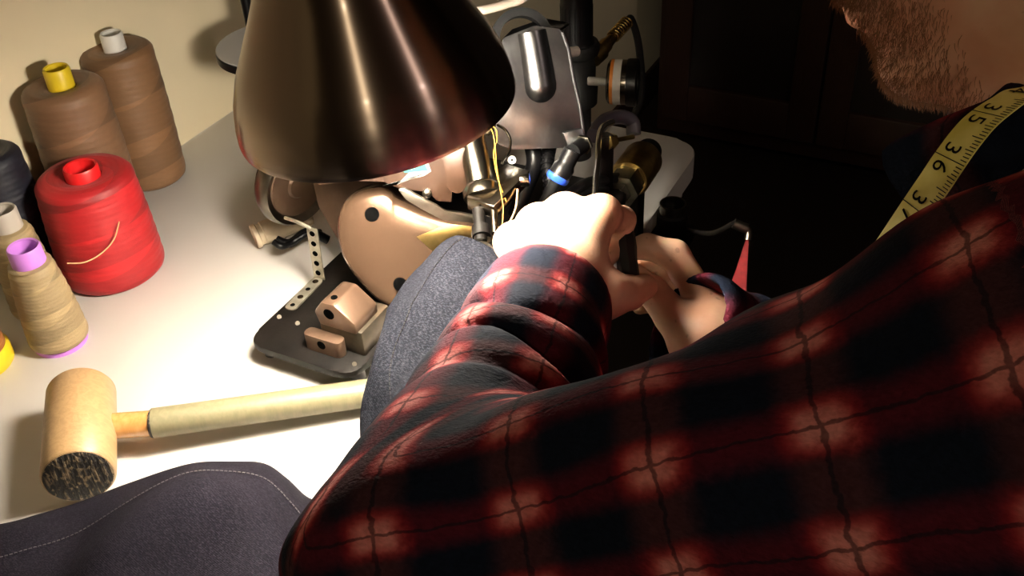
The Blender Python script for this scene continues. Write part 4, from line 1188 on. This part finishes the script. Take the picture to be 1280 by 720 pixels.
q = (hv[0] - HC) @ HAX.T; aq = np.abs(q[:, 2])
line = -.052 - .55 * np.clip(.04 - q[:, 0], 0, .06) * 0 + np.clip(aq - .02, 0, .05) * .2
bk = ((q[:, 1] < line) & (q[:, 0] > -.012) & (q[:, 1] > -.128)).astype(float) * np.clip((q[:, 0] + .02) / .07, .12, 1)
bk *= np.clip((q[:, 0] - .045) / .03, .0015, 1)
bk *= ~((q[:, 0] > .08) & (np.abs(q[:, 1] + .066) < .010) & (aq < .022))
bk *= ((HC + q @ HAX)[:, 2] > -10)
mo = ((q[:, 1] < -.036) & (q[:, 1] > -.058) & (q[:, 0] > .072) & (aq < .036)).astype(float)
bd = strands('beard', hv[0], bk + mo * 1.2, 6500, .0052, .00017, (.55, .2, .7), 'beard', head_sdf, body); bd['label'] = 'short ginger brown beard'
hk = ((q[:, 1] > .02 + np.clip(q[:, 0] * .62, -.07, .06)) & (aq < .085)).astype(float) * (~((q[:, 0] > -.035) & (q[:, 0] < .012) & (aq > .075)))
hr_ = strands('hair', hv[0], hk, 9000, .022, .0006, (.35, -.5, .3), 'hair', head_sdf, body); hr_['label'] = 'short brown hair'
eb = ((np.abs(q[:, 1] - .034) < .005) & (q[:, 0] > .06) & (aq > .012) & (aq < .048)).astype(float)
strands('eyebrows', hv[0], eb, 500, .008, .0003, (.3, .2, -.1), 'hair', head_sdf, body)
for s in (-1, 1):
    b = NB(); sphere(b, hp(.0715, .012, .032 * s), .0127, 20); ob('eye', b, 'eye', body)

# ---- trousers, shoes, stool
def trouser_sdf(P):
    d = smin(legs(P, .008), smin(cap(P, HIP[0], HIP[1], .118, .118), cap(P, SPINE[2] + np.array([0, .0, .03]), SPINE[2], .125, .125), .05), .05)
    return smax(d, P[:, 2] - (T - .17), .01)
tv = surface(trouser_sdf, R(0.2, -0.3, -0.72), R(0.85, 0.45, 0.0), .012)
np_mesh('trousers', *tv, 'trouser', None, body)
for k in (0, 1):
    a = ANK[k]; s_ = lambda P: smax(smin(cap(P, a + np.array([0, -.01, -.035]), a + np.array([0, .15, -.055]), .042, .034), cap(P, a, a + np.array([0, 0, -.04]), .048, .05), .04), (.002 - P[:, 2]), .006)
    np_mesh('shoe', *surface(s_, a - .25, a + .25, .008), 'rubber', None, body)
t = thing('stool', (0.505, -0.11, 0), 'round black work stool the man sits on', 'stool')
b = NB(); lathe(b, [(0, 0.360), (0.13, 0.360), (0.145, 0.370), (0.15, 0.383), (0.14, 0.392), (0, 0.394)], (0.505, -0.11, 0), (0, 0, 1), 40); ob('seat', b, 'rubber', t)
for k in range(4):
    an = math.pi / 4 + k * math.pi / 2; b = NB(); tube(b, [(0.505 + .11 * math.cos(an), -.11 + .11 * math.sin(an), .38), (0.505 + .19 * math.cos(an), -.11 + .19 * math.sin(an), 0.0)], .012, 12, smooth=0); ob('leg', b, 'blackpaint', t)

# ---- black grip held between the hands
ga, gb = at(779, 288, .772), at(787, 352, .762)
b = NB(); d = (gb - ga).normalized(); lathe(b, [(0, -.002), (.0065, -.002), (.0085, .002), (.0088, .014), (.0078, .022), (.0082, .036), (.0070, .0395), (0, .040)], ga, d, 8)
g = ob('grip_tool', b, 'rubber', sharp=25); origin(g, (ga + gb) / 2); tag(g, 'small black faceted grip held between the thumb and fingers of both hands', 'tool')

# ---- tape measure around the neck
TP = [(1430, 40, .50), (1360, 74, .47), (1300, 103, .452), (1262, 124, .446), (1229, 148, .443), (1207, 172, .443), (1186, 201, .445), (1168, 228, .449), (1150, 254, .453), (1127, 288, .459), (1098, 332, .468), (1070, 380, .480), (1047, 430, .495)]
cen = spline([at(*p) for p in TP], 10)
def tape_w(i):
    c = cen[i]; tg = (cen[min(i + 1, len(cen) - 1)] - cen[max(i - 1, 0)]).normalized()
    view = (Vector(CL) - c).normalized(); nrm = (view * .36 + Vector(cu * -.35) + Vector((0, 0.62, .15))).normalized()
    wv = tg.cross(nrm).normalized(); return tg, wv, wv.cross(tg).normalized()
W = .0088
rows = [[cen[i] + tape_w(i)[1] * W * s for s in (-1, -.5, 0, .5, 1)] for i in range(len(cen))]
tm = strip_mesh(rows, .0005, 'tape_measure', 'tape', None); origin(tm, cen[40])
tag(tm, 'yellow tape measure with black numbers hanging around the neck of the man', 'tape measure')
arc = [0.0]
for i in range(1, len(cen)): arc.append(arc[-1] + (cen[i] - cen[i - 1]).length)
def on_tape(s, w_, lift=.0004):
    i = max(0, min(len(cen) - 2, int(np.searchsorted(arc, s)) - 1)); f = (s - arc[i]) / (arc[i + 1] - arc[i])
    _, w0, n0 = tape_w(i); _, w1, n1 = tape_w(i + 1); n = n0.lerp(n1, f)
    if n.dot(Vector(CL) - cen[i]) < 0: n = -n
    return cen[i].lerp(cen[i + 1], f) + w0.lerp(w1, f) * w_ + n * lift
S35 = arc[40] - .0030; INCH = .0254
_side = 1.0
_pt = [CM.T @ (np.array(on_tape(S35, s * W)) - CL) for s in (1, -1)]
if _pt[0][0] / -_pt[0][2] < _pt[1][0] / -_pt[1][2]: _side = -1.0                # ticks sit on the edge away from the neck
bm = NB()
def patch(s0, s1, w0, w1):
    bm.faces.new([bm.verts.new(on_tape(s, w_ * _side)) for s, w_ in ((s0, w0), (s1, w0), (s1, w1), (s0, w1))])
for inch in range(32, 39):
    s0 = S35 + (inch - 35) * INCH
    for k in range(16):
        ln = W * 2 if k == 0 else .0062 if k == 8 else .0048 if k % 4 == 0 else .0036
        s = s0 + k * INCH / 16
        if 0.004 < s < arc[-1] - .004: patch(s - .00022, s + .00022, W - ln, W - .0002)
    for side, ch in zip((-1, 1), str(inch)):
        cu_ = bpy.data.curves.new('digit', 'FONT'); cu_.body = ch; cu_.size = .0116; cu_.align_x = 'CENTER'; cu_.resolution_u = 3
        to = bpy.data.objects.new('digit', cu_); COL.objects.link(to)
        dg = bpy.context.evaluated_depsgraph_get(); me = to.evaluated_get(dg).to_mesh()
        vsx = [bm.verts.new(on_tape(s0 + side * .0047 + v.co.x, (v.co.y - .0058) * _side)) if 0.004 < s0 + side * .0047 + v.co.x < arc[-1] - .004 else None for v in me.vertices]
        for p in me.polygons:
            vv = [vsx[i] for i in p.vertices]
            if all(vv):
                try: bm.faces.new(vv)
                except ValueError: pass
        to.to_mesh_clear() if hasattr(to, 'to_mesh_clear') else None
        bpy.data.objects.remove(to); bpy.data.curves.remove(cu_)
bmesh.ops.solidify(bm, geom=bm.faces[:], thickness=.0001)
mk = ob('inch_markings', bm, 'black', sharp=0); attach(mk, tm); mk['label'] = 'black numbers 35, 36, 37 and inch marks'
